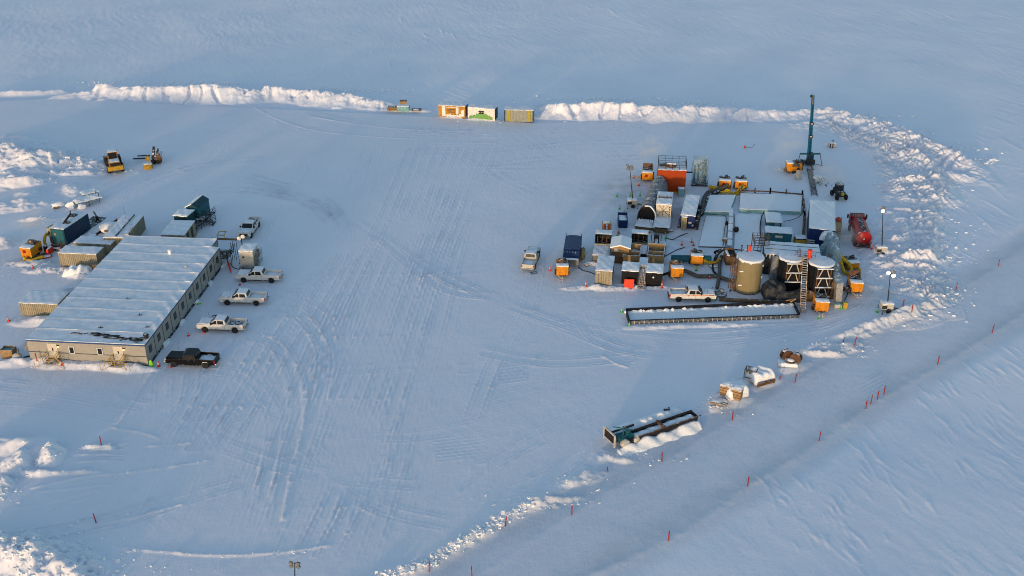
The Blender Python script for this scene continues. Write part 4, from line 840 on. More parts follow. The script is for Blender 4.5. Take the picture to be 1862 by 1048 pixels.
MB().box(1.0, 2.6, -.6, .6, .9, 1.7).build('front_frame', machine, t); q = MB()
for y in (-.6, .6): q.prism([(1.2, 1.9), (2.4, 1.9), (3.9, .6), (3.7, .35), (2.2, 1.5), (1.2, 1.5)], y-.1, y+.1)
q.build('lift_arm', machine, t); MB().prism([(3.8, .1), (5.0, .1), (5.1, .2), (4.1, .35), (4.0, 1.3), (3.8, 1.4)], -1.5, 1.5).build('bucket', steel, t)
for x in (-1.9, 1.8):
    for y in (-1.15, 1.15): wheel_at(t, x, y, .85, .6, machine)
snow(t, -2.6, -.8, -.8, .8, 2.2, .08)
# loader attachments lying in the snow
g = G(269, 309); t = thing('loader_bucket', 'small bright yellow bucket lying in front of the dark attachments', 'bucket', g, R(5)); MB().prism([(0, 0), (1.2, .1), (1.2, .9), (.9, .95), (.2, .8)], -.7, .7, 'x').build('shell', yellowp, t); snow(t, -.65, .65, .3, 1.1, .95, .08)
g = G(272, 296); t = thing('pallet_forks', 'dark folded fork attachment with a yellow block in the snow', 'forks', g, R(5)); q = MB()
for x in (-.2, .3): q.box(x-2.9, x-.6, 1.2+x*3, 1.45+x*3, .5, .7)
q.prism([(0, 0), (.8, .4), (2.6, 2.0), (2.4, 2.3), (.4, .9)], .4, .8, 'x').prism([(0, 0), (.8, .4), (2.6, 1.6), (2.4, 1.9), (.4, .9)], 1.2, 1.4, 'x'); q.build('fork_arm', dark, t); MB().blob((-.3, .3, .7), (.45, .4, .45), 4, 2).build('yellow_block', yellowp, t)
MB().box(.2, 1.8, -.8, .2, .3, .5).build('frame_rail', steel, t); snow(t, .3, 1.6, -.7, .1, .5, .12)
g = G(290, 298); t = thing('grapple_attachment', 'rusty grapple with frosted claws right of the fork attachment', 'grapple', g, R(-10)); MB().blob((0, 0, .9), (.65, .5, .9), 8, 2, .3).build('claw_body', rust, t)
q = MB(); 
for k in range(4): q.tube((-.4+k*.3, 0, 1.4), (-.5+k*.4, .5, 2.3), .09, 6)
q.build('claw', steel, t); wheel_at(t, -.9, -.5, .5, .35, dark)
# snow buried trailer on the left
g = G(138, 377); t = thing('buried_trailer', 'snow covered flatbed trailer with a buried frame left of the camp', 'trailer', g, R(38))
MB().box(0, 4.2, -1.0, .8, .9, 1.05).build('deck', steel, t); snow(t, 0, 4.2, -1.0, .8, 1.05, .3, snow_m, over=.1)
q = MB()
for x in (.3, 2.0, 3.8):
    for y in (-.9, .7): q.tube((x, y, 0), (x, y, 1.9 if x > 3 else 1.0), .05)
q.build('stake', dark, t); MB().box(1.8, 4.4, .9, 2.6, 1.3, 1.45).build('side_panel', dark, t); snow(t, 1.8, 4.4, .9, 2.6, 1.45, .2, snow_m, over=.05)
q = MB().blob((-.6, .2, .5), (.8, .7, .6), 3, 2, .35).blob((.6, -1.4, .4), (.7, .5, .45), 7, 2, .35); q.build('snow_lump', snow_m, t, smooth=True)
g = G(110, 376); t = thing('snow_capped_bale', 'snow capped tan bundle at the left end of the buried trailer', 'bundle', g, R(30)); MB().blob((0, 0, .4), (1.3, .7, .55), 9, 2, .25).build('snow_cover', snow_m, t, smooth=True); MB().box(-1.2, -.3, -.75, -.6, .05, .4).build('timber', wood, t)
# ------------------------------------------------------------------ three containers at the back berm
def painted(label, p, W, side, end, kind):
    loc, r, w = p; t = container(label, p, W, 2.45, 2.6, wall=side, roofm=roof_snow)
    return t
t = painted('orange and white painted container at the back berm, first from the left', front(798, 213, 846, 216), 5.75, orcont, rust, 0)
rn = random.Random(2); vs = []; q = MB()
def jag(x0, x1, z0, z1, n, sd):
    r_ = random.Random(sd); P_ = [(x0+(x1-x0)*k/n+r_.uniform(-.08, .08), z0+r_.uniform(0, .25)) for k in range(n+1)]+[(x0+(x1-x0)*k/n+r_.uniform(-.08, .08), z1-r_.uniform(0, .4)) for k in range(n, -1, -1)]
    return P_
MB().prism(jag(-2.1, -1.35, .2, 2.55, 3, 1), -.030, .01).build('white_paint', whitecont, t); MB().prism(jag(-1.3, 2.3, .15, .95, 12, 2), -.031, .01).build('white_paint', whitecont, t); MB().prism(jag(.95, 1.5, .8, 2.5, 3, 3), -.032, .01).build('white_paint', whitecont, t); MB().prism(jag(2.05, 2.6, .3, 1.9, 3, 4), -.033, .01).build('white_paint', whitecont, t)
q.box(-1.30, .93, -.034, -.032, 2.2, 2.34); q.build('sign_border', whitecont, t)
q = MB()
for z in (1.15, 1.45, 1.75): q.box(-.95, .65, -.046, -.004, z, z+.10)
q.build('sign_writing', rust, t); MB().box(2.88, 2.90, .15, 2.3, .25, 2.45).build('end_panel', rust, t)
t = painted('white container with a green hill painted on it, between two others', front(851.5, 217, 899, 221), 5.8, whitecont, tealdk, 1)
q = MB(); xs_ = [-2.6+k*.25 for k in range(20)]
for k, x in enumerate(xs_): h = .55+.95*math.exp(-((x+.0)/1.7)**2)+.12*math.sin(k*2.3); q.box(x, x+.252, -.030-.0005*(k % 2), .01, .25, h+.1)
q.build('green_hill', greenpaint, t)
q = MB().blob((-.28, -.03, 1.85), (.34, .03, .2), 1, 2, 0).blob((.30, -.03, 1.85), (.34, .03, .2), 2, 2, 0).blob((-.25, -.03, 1.5), (.28, .03, .16), 3, 2, 0).blob((.28, -.03, 1.5), (.28, .03, .16), 4, 2, 0); q.build('black_emblem', black, t)
MB().blob((.12, -.06, 1.68), (.2, .02, .1), 5, 2, 0).blob((-.35, -.06, 1.62), (.12, .02, .07), 6, 2, 0).build('yellow_emblem', yelcont, t); MB().box(2.905, 2.925, .15, 2.3, .25, 2.45).build('end_panel', tealdk, t)
t = painted('grey green container with two yellow bands, rightmost of the three at the berm', front(920, 222, 967, 223), 6.0, greycont, black, 2)
for a in ((-2.25, -1.75), (1.9, 2.4)): MB().box(a[0], a[1], -.034, .0, .25, 2.48).build('yellow_band', yelcont, t)
for x in (-3.02, 2.84): MB().box(x, x+.18, -.036, .0, .13, 2.56).build('black_corner', black, t)
g = G(733, 204); t = thing('crate', 'pale teal crate on the snow at the back berm', 'crate', g, R(-3)); MB().corr((-1.2, 0, 0), (1.2, 0, 0), .1, 1.2, (0, -1, 0), .3, .04).box(-1.2, 1.2, .05, 2, .1, 1.2).build('wall', turq, t); snow(t, -1.2, 1.2, 0, 2, 1.2, .08)
g = G(734, 200); t = thing('crate', 'small tan box stacked on the pale teal crate', 'crate', (g.x, g.y, 1.3), R(4)); MB().box(-.7, .7, 0, .9, 0, .55).build('box', brownbox, t); MB().box(-.75, .75, -.03, .93, .55, .62).build('lid', rust, t)
g = G(715, 203); t = thing('timber_stack', 'flat stack of orange tan boards left of the pale teal crate', 'timber', g, R(-3)); q = MB()
for k in range(3): q.box(-1.3+.05*k, 1.3-.04*k, 0, 1.4, .2+k*.22, .38+k*.22)
q.build('board', wood, t); MB().box(-1, -.8, .1, 1.3, 0, .2).box(.8, 1, .1, 1.3, 0, .2).build('bearer', wood, t)
g = G(757, 204); t = thing('pipe_bundle', 'dark pipe bundle half buried left of the orange container', 'pipes', g, R(-3)); q = MB()
for k in range(4): q.tube((-1.0, .2+k*.25, .3+.1*(k % 2)), (1.0, .2+k*.25, .35+.1*(k % 2)), .12, 8)
q.build('pipe', dark, t); snow(t, -.7, .6, .1, 1.0, .42, .12)
# ------------------------------------------------------------------ plant: north west corner
hgt = 0
f = front(1194, 351, 1245, 353); t = thing('red_tank_house', 'red orange flat roofed house with a roof railing', 'building', f[0], f[1]); hw_ = f[2]/2
RD = 3.3; RH = 4.3
MB().box(-hw_, hw_, 0, RD, .1, RH).build('wall', redor, t); MB().box(-hw_, hw_, -.02, .0, .1, .35).build('skirt', yellowp, t)
MB().box(-hw_, hw_, 0, RD, RH, RH+.06).build('roof', steel, t); snow(t, -hw_, hw_, 0, RD, RH+.06, .06, roof_snow)
q = MB(); rail(q, -hw_+.05, hw_-.05, .05, RD-.05, RH+.06, 1.35, .035, 'fblr', 1.2); q.build('roof_railing', dark, t)
q = MB().lathe([(1.1, 0), (1.0, .3), (.8, .5), (.05, .55)], (-.3, 1.9, RH+.06), 18); q.build('hatch', rust, t); MB().box(-2.2, -1.0, 1.4, 2.0, RH+.1, RH+.45).build('vent_box', dark, t); MB().box(-.9, .6, 1.3, 2.2, RH+.6, RH+.75).build('hatch_snow', snow_m, t)
# plastic wrapped teal skid
f = front(1258, 338, 1286, 339); t = thing('wrapped_separator', 'teal machinery under clear plastic wrap right of the red orange house', 'machine', f[0], f[1])
q = MB()
for x in (-1.0, -.3, .4, 1.0): q.tube((x, .8, .4), (x, .8, 3.6), .16, 10)
q.box(-1.2, 1.2, .4, 2.0, .2, .5).box(-1.2, 1.2, .6, 1.2, 2.6, 2.85).tube((-.6, .6, 3.6), (.8, .6, 4.4), .2, 10).tube((.7, .9, .5), (.7, .9, 4.5), .25, 12).tube((-.2, .5, 1), (.8, .5, 2.6), .1); q.build('pipework', mastteal, t)
MB().box(-1.3, 1.3, .1, 2.3, .1, .2).build('skid', dark, t)
b = MB(); vs = []; fs = []; n = 24; mm = 14
for j in range(mm+1):
    z = .25+4.6*j/mm; 
    for k in range(n):
        a = 2*math.pi*k/n; c, s = math.cos(a), math.sin(a); rx = 1.35*(abs(c)**.5)*(1 if c > 0 else -1); ry = 1.15*(abs(s)**.5)*(1 if s > 0 else -1)
        bul = 1+.05*math.sin(5*z+3*a)+(.16*math.exp(-((z-2.8)/1.3)**2) if c < 0 else 0); vs.append((rx*bul, 1.2+ry*(1+.04*math.sin(7*a+2*z)), z))
for j in range(mm):
    for k in range(n): fs.append((j*n+k, j*n+(k+1) % n, (j+1)*n+(k+1) % n, (j+1)*n+k))
fs.append(tuple(range(mm*n, mm*n+n))); b.faces(vs, fs).build('plastic_wrap', plastic, t, smooth=True)
MB().box(-4.5, -1.35, 1.0, 1.2, 2.0, 2.2).build('link_pipe', black, t)
MB().box(-1.5, 1.4, -.3, .05, .05, .3).build('sill', dark, t)
MB().tube((1.4, .2, 0), (1.4, .2, 1.6), .05).build('corner_post', rust, t)
# quonset tunnel
a = G(1175, 408); e = G(1198, 352); d = e-a; L = d.length
t = thing('quonset_tunnel', 'long grey tarpaulin tunnel with a dark open end and white hem', 'tent', a, math.atan2(d.y, d.x)-math.pi/2)
n = 14; mm = 22; vs = []; fs = []
for j in range(mm+1):
    y = L*j/mm
    for k in range(n+1):
        an = math.pi*k/n; w = 1.5*(1+.05*math.sin(3*an+j*1.3)+.04*math.sin(j*2.1)); h = 2.9*(1+.05*math.sin(j*1.9+an*2)); vs.append((-w*math.cos(an), y+.12*math.sin(4*an+j), h*math.sin(an)**.75+.35))
for j in range(mm):
    for k in range(n): fs.append((j*(n+1)+k, j*(n+1)+k+1, (j+1)*(n+1)+k+1, (j+1)*(n+1)+k))
fs.append(tuple(mm*(n+1)+k for k in range(n+1))); MB().faces(vs, fs).build('tarpaulin', tarpgrey, t)
MB().prism([(-1.4*math.cos(math.pi*k/12), .4+2.7*math.sin(math.pi*k/12)**.75) for k in range(13)], .9, .95).build('interior_shade_sheet', black, t)  # black sheet across the tunnel stands in for the shade inside
b = MB(); P = [(-1.53*math.cos(math.pi*k/12), -.05+.06*math.sin(k*2), .38+2.9*math.sin(math.pi*k/12)**.75) for k in range(13)]; b.path(P[5:], .11, 6); b.build('white_hem', snow_m, t, smooth=True); MB().path(P[:6], .07, 6).build('dark_hem', dark, t)
MB().box(-1.5, 1.5, -2.2, L, .15, .5).build('deck', steel, t); snow(t, -1.5, 1.5, -2.2, .5, .5, .2, snow_m); MB().box(-1.4, 1.4, -2.3, -2.2, .05, .45).build('deck_edge', brown, t)
q = MB()
for k in range(7): q.blob((-1.1+k*.36, -.2+.2*math.sin(k*3), .75), (.2, .25, .22), k, 1, .3)
q.build('snow_lump', snow_m, t)
# white rig trailer
a = G(1202, 427); e = G(1208, 383); d = e-a; L = d.length
t = thing('rig_trailer', 'white module on a trailer with a crossed fan panel beside the tunnel', 'trailer', a, math.atan2(d.y, d.x)-math.pi/2)
MB().box(-1.25, 1.25, .4, L, .9, 1.15).build('chassis', dark, t); MB().box(-1.3, 1.3, 0, .4, .3, .5).box(-1.1, 1.1, -.1, .1, .55, .95).build('front_step', brown, t)
q = MB().tube((-1.2, .4, 1.0), (-.6, 0, .4), .08).tube((1.2, .4, 1.0), (.6, 0, .4), .08); q.build('gooseneck', whited, t)
yb = 4.4; snow(t, -1.3, 1.3, .3, yb, 1.15, .12, roof_snow, 'deck_snow')
MB().box(-1.25, 1.25, yb, L, 1.15, 3.35).build('body', whited, t, bevel=.05)
pn = MB().box(-1.22, 1.22, yb-.05, yb-.004, 1.2, 3.3).build('fan_panel', cream_door, t); q = MB()
for s in (-1, 1): q.tube((-s*1.0, yb-.07, 1.35), (s*.75, yb-.07, 3.15), .04, 4)
q.tube((-1.1, yb-.07, 2.2), (.8, yb-.07, 2.2), .04, 4).tube((-.1, yb-.07, 1.3), (-.1, yb-.07, 3.2), .04, 4)
for k in range(6): q.box(.85, 1.1, yb-.08, yb-.05, 1.35+k*.3, 1.55+k*.3)
q.build('panel_rib', rust, pn); snow(t, -1.25, 1.25, yb, yb+2.6, 3.35, .14, snow_m); snow(t, -1.25, 1.25, yb+3.2, L, 3.35, .14, roof_snow)
q = MB()
for k in range(7): q.blob((-1.0+k*.33, yb+2.9, 3.5), (.16, .2, .14), k, 1, .3)
q.build('roof_fitting', rust, t)
for y in (L-1, L-2.2, 2.2):
    for s in (-1, 1): wheel_at(t, s*1.1, y, .5, .3, steel, ax='x')
# blue roofed long house
a = G(1249, 417); e = G(1262, 365); d = e-a; L = 8.6
t = thing('navy_doghouse', 'long narrow navy house with a snowy roof and beige cabinet at its end', 'building', a, math.atan2(d.y, d.x)-math.pi/2)
MB().box(-1.15, 1.15, 0, L, .25, 2.4).build('wall', navy, t); snow(t, -1.15, 1.15, 0, L, 2.4, .14, snow_m)
c = MB().box(-.95, -.1, -.5, -.02, .2, 2.3).build('cabinet', beige, t); MB().box(-.8, -.25, -.53, -.5, .5, 2.1).build('cabinet_door', tan, c); snow(t, -.95, -.1, -.5, -.02, 2.3, .08, name='cabinet_snow')
q = MB().blob((.4, -.3, 1.3), (.28, .2, .2), 3, 2).blob((.85, -.3, .9), (.2, .2, .16), 5, 2); q.build('end_fitting', whited, t, smooth=True)
q = MB()
for k in range(7): q.box(1.15, 1.75, .5+k*1.15, .9+k*1.15, .2+.2*(k % 3), 1.4+.25*(k % 2)); q.tube((1.5, k*1.2, .1), (1.7, k*1.2, 2.2), .05)
q.build('side_equipment', dark, t); MB().box(-1.6, 1.8, .1, L, .06, .25).build('skid', rust, t)
g = front(1234, 358, 1243, 358); t = thing('teal_cabinet', 'small pale teal cabinet between the red orange house and the navy house', 'cabinet', g[0], 0); MB().box(-.5, .5, 0, .8, .1, 1.5).build('body', turq, t); snow(t, -.5, .5, 0, .8, 1.5, .06)
# navy skip
f = front(1125, 415, 1140, 416); t = thing('navy_skip', 'small open navy skip full of snow left of the tunnel', 'skip', f[0], R(-2)); MB().box(-.75, .75, 0, .08, .1, 1.4).box(-.75, .75, 2.5, 2.58, .1, 1.7).box(-.75, -.67, .08, 2.5, .1, 1.4).prism([(.08, .1), (2.5, .1), (2.5, 2.0), (.08, 1.4)], .67, .75, 'x').build('shell', navy, t); snow(t, -.67, .67, .08, 2.5, 1.15, .2)
# orange racks
f = front(1098, 424, 1109, 425); t = thing('bottle_rack', 'yellow rack of orange gas cylinders behind the open fronted shelter', 'rack', f[0], R(0)); q = MB()
for x in (-.65, .65):
    for y in (0, 1.2): q.tube((x, y, 0), (x, y, 1.7), .05)
for z in (.1, .6, 1.1, 1.65): q.box(-.65, .65, -.03, .03, z, z+.08)
q.build('frame', yellowp, t)
for i in range(3):
    for k in range(2): MB().cyl((-.32+k*.64, .1, .18+i*.5), .2, 1.0, 12, 'y').build('cylinder', coneor if i else red, t, smooth=True)
snow(t, -.5, .5, .1, 1.1, 1.7, .1)
# ------------------------------------------------------------------ heaters
heater('orange heater with red panel left of the red orange house', front(1167, 331, 1186, 332), 1.9, 2.6, 1.8, lid='open', dial=True, hitch=False)
heater('orange heater left of the pair behind the snow covered platforms', front(1307, 345, 1327, 346), 2.0, 2.2, 1.7, lid='no', dial=True, hitch=False, mirror=1)
heater('orange heater right of the pair behind the snow covered platforms', front(1337, 346, 1356, 347), 2.0, 2.2, 1.7, lid='no', dial=True, hitch=False, mirror=1)
t = heater('orange heater left of the drilling mast with its wheel in view', (G(1428, 313), 0, 0), 1.7, 2.7, 2.0, rz=R(-92), lid='no')
heater('orange heater in front of the navy trailer', front(1012, 506, 1033, 506), 1.75, 2.4, 1.9, lid='bag')
heater('orange heater with its back to the black containers', front(1220, 509, 1241, 509), 1.75, 2.4, 1.9, lid='bag')
heater('orange heater in the middle, standing before the teal band', front(1255, 485, 1277, 486), 1.8, 2.2, 1.8, lid='no', mirror=-1)
heater('orange heater carrying the long yellow hoses below the red tanker', (G(1550, 494), 0, 0), 1.9, 2.4, 1.4, rz=R(5), lid='no', hitch=False, m=orange2)
heater('orange heater between the silver duct and the right light tower', front(1545, 536, 1566, 537), 1.75, 2.4, 1.9, lid='open')
heater('orange heater at the foot of the long ladder', front(1482, 571, 1504, 572), 1.8, 2.3, 1.9, lid='no')
# hoses
hose('brown grey hose running right from the heater behind the black containers', [(1242, 492, .8), (1252, 495, .4), (1269, 502), (1291, 502), (1306, 503), (1320, 508), (1336, 511)], .3)
hose('dark hose running down toward the bent grey panel', [(1312, 466, .6), (1309, 478), (1308, 500), (1304, 524)], .26)
hose('dark looped hose beside the brown rimmed box', [(1320, 452, 1), (1309, 455, .8), (1299, 459, .6), (1305, 464, .4), (1297, 478), (1297, 492), (1307, 503)], .15, black)
hose('black hose leading up left to the brown rimmed box', [(1300, 472, .5), (1306, 461, .9), (1318, 452, 1.2), (1322, 456, 1.2)], .24, dark)
hose('yellow hose left of the middle heater under the teal band', [(1221, 474), (1232, 474), (1245, 474), (1256, 472, .6)], .22, yellow)
hose('yellow hose sagging right from the middle heater', [(1278, 473, .8), (1287, 477, .4), (1298, 478), (1306, 475), (1310, 470, .6)], .24, yellow)
hose('black twin duct from the left paired heater to the navy house, upper', [(1322, 337, 1.0), (1312, 343, .8), (1300, 347), (1288, 350), (1281, 360), (1277, 375), (1275, 388)], .36, ductgrey)
hose('black twin duct from the left paired heater to the navy house, lower', [(1318, 342, .7), (1302, 351), (1291, 354), (1285, 366), (1280, 384), (1272, 392)], .32, dark)
hose('yellow hose lying beside the black ducts next to the navy house', [(1281, 358, .4), (1275, 376), (1272, 388), (1268, 397)], .22, yellow)
hose('yellow hose looping low between the paired heaters', [(1310, 350, .4), (1318, 348, .6), (1323, 345, .9), (1330, 351, .3), (1336, 352, .2), (1344, 344, .7), (1350, 336, 1.1)], .2, yellow)
hose('second yellow hose following the loop between the paired heaters', [(1312, 353, .3), (1322, 349, .6), (1331, 355, .2), (1339, 354, .2), (1348, 346, .6), (1354, 339, 1.0)], .18, yellow)
hose('yellow duct from the left paired heater to the wrapped machinery', [(1306, 342, .6), (1298, 342, .5), (1290, 340, .5)], .34, yellow)
hose('long yellow hose rising steeply from the heater below the red tanker', [(1529, 466, 2.6), (1537, 474, 1.8), (1545, 482, 1.2), (1549, 494, .5)], .27, yellow)
hose('long yellow hose sweeping low round the heater below the red tanker', [(1529, 475, 2.2), (1531, 485, 1.2), (1536, 495, .4), (1547, 500, .3), (1557, 498, .3), (1563, 490, .6)], .27, yellow)
hose('short black duct from the right heater to the silver duct', [(1546, 530, .9), (1538, 526, 1.0), (1530, 522, 1.2)], .36, dark)
hose('dark arched hoses between the mast and its heater', [(1427, 310, .8), (1434, 310, .3), (1440, 303, 1.2), (1448, 300, 1.9), (1456, 304, 1.0), (1458, 309, .4)], .28, ductgrey)
hose('orange grey hose running from the left corner heater', [(1166, 322, .9), (1160, 322, .9), (1154, 321, .9)], .14, wood)
hose('black hose from the black container to the orange heater', [(1204, 500, .6), (1212, 498, .5), (1221, 495, .8)], .2, black)
pipe('teal covered pipe run behind the middle heater', [(1221, 470, .7), (1293, 471, .7)], .55, teal)
# ------------------------------------------------------------------ plant: south west block
t = container('frosted olive container with doors, nearest the camera at the block corner', front(1083, 520, 1111, 521), 2.4, 4.9, 2.5, rz=R(-9), wall=beige, doors=True, roofm=roof_snow, snow_t=.14); MB().box(-1.05, -.6, -.02, .018, 2.0, 2.3).build('paper_sign', whited, t)
def openshelter(label, p, W, D, H, back, wallm, deep=.45, m2=beige):
    loc, r, w = p; t = thing('open_shelter', label, 'shelter', loc, R(-9)); x0, x1 = -W/2, W/2
    MB().box(x0, x1, 0, D, .1, 1.2).build('base', dark, t); q = MB()
    for k in range(7): q.box(x0+.06, x0+W*.48, -.05, .0, .25+k*.13, .32+k*.13)
    q.build('slat', m2, t); MB().box(x0, x1, D*.58, D*.62, 1.2, 1.5).build('inner_sill', m2, t)
    MB().box(x0, x0+.08, D*.6, D, 1.2, H).box(x1-.08, x1, D*.6, D, 1.2, H).box(x0+.08, x1-.08, D-.08, D, 1.2, H).build('wall', wallm, t)
    MB().box(x0-.05, x1+.05, D*.72, D+.05, H, H+.08).build('roof', back, t); snow(t, x0, x1, D*.74, D, H+.08, .08, roof_snow); snow(t, x0, x1, 0, D*.58, 1.2, .12, roof_snow, 'deck_snow')
    q = MB()
    for k in range(3): q.tube((x0+.4+k*.7, D*.7, 1.2), (x0+.4+k*.7, D*.7, H-.2), .06)
    q.build('inner_post', rust, t); return t
openshelter('open fronted dark shelter with beige slats at the left block edge', front(1078, 477, 1106, 478), 2.5, 5.8, 2.7, teal, dark)
openshelter('open fronted shelter with snowy floor right of the brown hut', front(1146, 474, 1173, 474), 2.5, 5.4, 2.6, steel, dark, m2=tan)
f = front(1111, 480, 1142, 481); t = thing('brown_hut', 'brown plywood hut with a low snowy gable roof and two white notices', 'hut', f[0], R(-9))
W2 = 1.35; MB().prism([(-W2, .1), (W2, .1), (W2, 2.7), (0, 3.1), (-W2, 2.7)], 0, 3.1).build('wall', brown, t); MB().prism([(-W2-.2, 2.68), (0, 3.12), (W2+.2, 2.68), (W2+.2, 2.86), (0, 3.32), (-W2-.2, 2.86)], -.25, 3.3).build('roof', snow_m, t)
MB().prism([(-W2, 2.0), (W2, 2.0), (W2, 2.68), (0, 3.08), (-W2, 2.68)], -.02, -.002).build('gable_board', wood, t)
for x, z, s in ((-.6, 2.3, .3), (.65, 1.5, .25)): MB().box(x-s, x+s, -.045, -.02, z-.2, z+.25).build('notice', white, t)
for (p, lab, xo) in (((1131, 519, 1158, 520), 'black ribbed container with an orange panel leaning on it', -1), ((1175, 522, 1201, 523), 'black ribbed container with a small round white sign', 1)):
    f = front(*p); t = container(lab, f, 2.45, 2.9, 2.35, rz=R(-9), wall=darkpan, roofm=snow_m, snow_t=.14)
    if xo > 0: MB().cyl((-.1, -.06, 1.6), .14, .03, 14, 'y').build('round_sign', white, t)
    f2 = G((p[0]+p[2])/2+3, 484); t2 = thing('plywood_bin', 'open tan plywood bin dusted with snow behind the %s black container' % ('left' if xo < 0 else 'right'), 'bin', (f2.x, f2.y, 0), R(-9), 'plywood bins behind the black containers')
    for a in ((-1.25, 1.25, 0, .1), (-1.25, 1.25, 1.5, 1.6), (-1.25, 1.25, 3.1, 3.2), (-1.25, -1.15, .1, 3.1), (1.15, 1.25, .1, 3.1)): MB().box(*a, .1, 1.75+(.5 if a[2] > 3 else 0)).build('side', brownbox, t2)
    snow(t2, -1.1, 1.1, .15, 1.45, 1.1, .2); MB().box(-.9, .9, 1.8, 2.9, .2, 1.2).build('contents', rust, t2)
g = G(1143, 524); o = thing('orange_panel', 'square orange panel leaning against the left black container', 'panel', g, R(-4)); MB().taper(-.72, .72, -.35, -.28, .05, -.65, .75, .1, .16, 1.35).build('board', coneor, o); snow(o, -.7, .7, -.3, .2, .02, .03)
f = front(1160, 524, 1173, 524); t = thing('lattice_stair', 'tan and dark lattice steps between the two black containers', 'stairs', f[0], R(-9)); q = MB()
for k in range(6): q.tube((-.55+k*.22, 0, .3), (-.55+k*.22, 2.6, 2.5), .035, 4)
for k in range(10): y = k*.28; q.box(-.6, .6, y, y+.06, .32+y*.84, .40+y*.84)
q.build('lattice', brownbox, t); MB().box(-.65, .65, -.5, 0, .05, .3).build('step', steel, t); snow(t, -.6, .6, 2.8, 6.0, 2.0, .1, roof_snow, 'walkway_snow'); MB().box(-.6, .6, 2.7, 6.0, 1.8, 2.0).build('walkway', dark, t)
f = front(1183, 466, 1207, 467); t = thing('pump_skid', 'snowy skid with a tan pipe and corner posts behind the right plywood bin', 'pump', f[0], R(-9))
MB().box(-1.2, 1.2, 0, 4.2, .1, .6).build('skid', dark, t); snow(t, -1.2, 1.2, 0, 4.2, .6, .12, roof_snow); MB().tube((-.35, .4, .9), (-.3, 3.6, 1.3), .3, 12).build('tan_pipe', brownbox, t); MB().box(-.7, .1, 3.2, 3.9, .6, 1.9).build('black_box', black, t)
q = MB()
for x in (-1.1, .4, 1.15):
    for y in (.1, 4.1): q.tube((x, y, .5), (x, y, 1.7), .05)
q.build('post', dark, t)
# navy box trailer
f = front(1025, 484, 1051, 485); a = f[0]; e = G(1042, 459); d = e-a
t = thing('navy_trailer', 'navy tarpaulin covered trailer with white front posts', 'trailer', a, math.atan2(d.y, d.x)-math.pi/2); L = 5.8
MB().box(-1.25, 1.25, 0, L, .9, 1.1).build('chassis', dark, t); b = MB(); b.prism([(-1.25, 1.1), (1.25, 1.1), (1.25, 2.35), (.6, 2.5), (-.6, 2.5), (-1.25, 2.35)], 1.0, L); b.build('tarpaulin', navyroof, t, bevel=.04)
MB().taper(-1.25, 1.25, -.3, 1.0, 1.1, -1.2, 1.2, .5, .995, 2.3).build('front_slope', navyroof, t)
q = MB()
for x in (-.65, -.22, .22, .65): q.tube((x, .05, 1.4), (x, .46, 2.25), .035)
q.build('front_post', whited, t); MB().box(-1.2, 1.2, -.75, -.3, .6, 1.5).build('front_gear', steel, t); snow(t, -1.1, 1.0, -.75, -.35, 1.5, .08)
MB().box(-1.25, -1.15, -.7, -.3, 0, .6).box(1.15, 1.25, -.7, -.3, 0, .6).build('landing_leg', navy, t)
q = MB()
for x in (-1.2, 1.2): q.box(x-.05, x+.05, L-.1, L, 2.35, 2.8)
q.build('rear_post', navy, t)
for y in (L-1.1, L-2.3):
    for s in (-1, 1): wheel_at(t, s*1.1, y, .5, .35, steel, ax='x')
MB().blob((1.6, 2.6, .9), (.45, 1.3, .9), 4, 2, .15).build('side_cover', tan, t, smooth=True)
MB().blob((-1.7, -.5, .3), (.6, .35, .3), 6, 2, .3).build('hose_pile', dark, t)
# ------------------------------------------------------------------ plant centre: platforms and cabins
def platform(label, pts, h, m, name='snow_platform', frontx=None, frontm=turq):
    P = [G(*p) for p in pts]; c = sum(P, Vector())/len(P); t = thing(name, label, 'platform', c); Q = [(p.x-c.x, p.y-c.y) for p in P]
    MB().prism(Q, .0, h, 'z').build('wall', m, t); k = .985
    b = MB().prism([(x*k, y*k) for x, y in Q], h, h+.12, 'z').build('snow_cover', snow_m, t, bevel=.08)
    return t
platform('low snow topped platform with turquoise front beside the black ducts', [(1280, 392), (1326, 392), (1338, 361), (1290, 361)], .6, turq)
platform('wide snow topped platform with turquoise front behind the teal cabins', [(1343, 387), (1456, 392), (1459, 361), (1345, 358)], .6, turq)
platform('flat snow covered pit cover in front of the left turquoise wall', [(1270, 450), (1318, 451), (1325, 397), (1283, 394)], .10, dark)
platform('flat snow covered pit cover left of the teal cabins', [(1334, 455), (1383, 458), (1384, 392), (1336, 390)], .10, dark)
g = [G(1326, 452), G(1329, 384)]; d = g[1]-g[0]; t = thing('walkway_duct', 'grey boxed walkway running away between the two pit covers', 'walkway', g[0], math.atan2(d.y, d.x)-math.pi/2); MB().box(-.35, .35, 0, d.length, .0, .6).build('duct', tarpblue, t)
for k in range(5): MB().box(-.38, .38, 2+k*3, 2.12+k*3, 0, .7).build('strap', dark, t)
snow(t, -.33, .33, 0, d.length, .6, .08, snow_m)
MB().blob((.9, 6.2, .5), (.4, .5, .5), 3, 2, .3).build('valve', black, t); MB().blob((-.6, 8.5, .5), (.3, .3, .4), 5, 2, .3).build('valve', black, t)
MB().box(-1.2, -.4, 2.0, 2.6, .0, .6).build('side_box', brownbox, t)
def curve(label, pts, r=.05): return hose(label, [(a, b, .35) for a, b in pts], r, black, 'cable', 'cable', 0, 'black cables over the snow covered pits')
curve('black cable wavering along the right edge of the left pit cover', [(1281, 389), (1305, 391), (1319, 393), (1320, 404), (1317, 420), (1316, 437), (1314, 452)])
curve('black cable curving down left of the teal cabins', [(1380, 376), (1390, 381), (1384, 398), (1382, 415), (1383, 432)], .08)
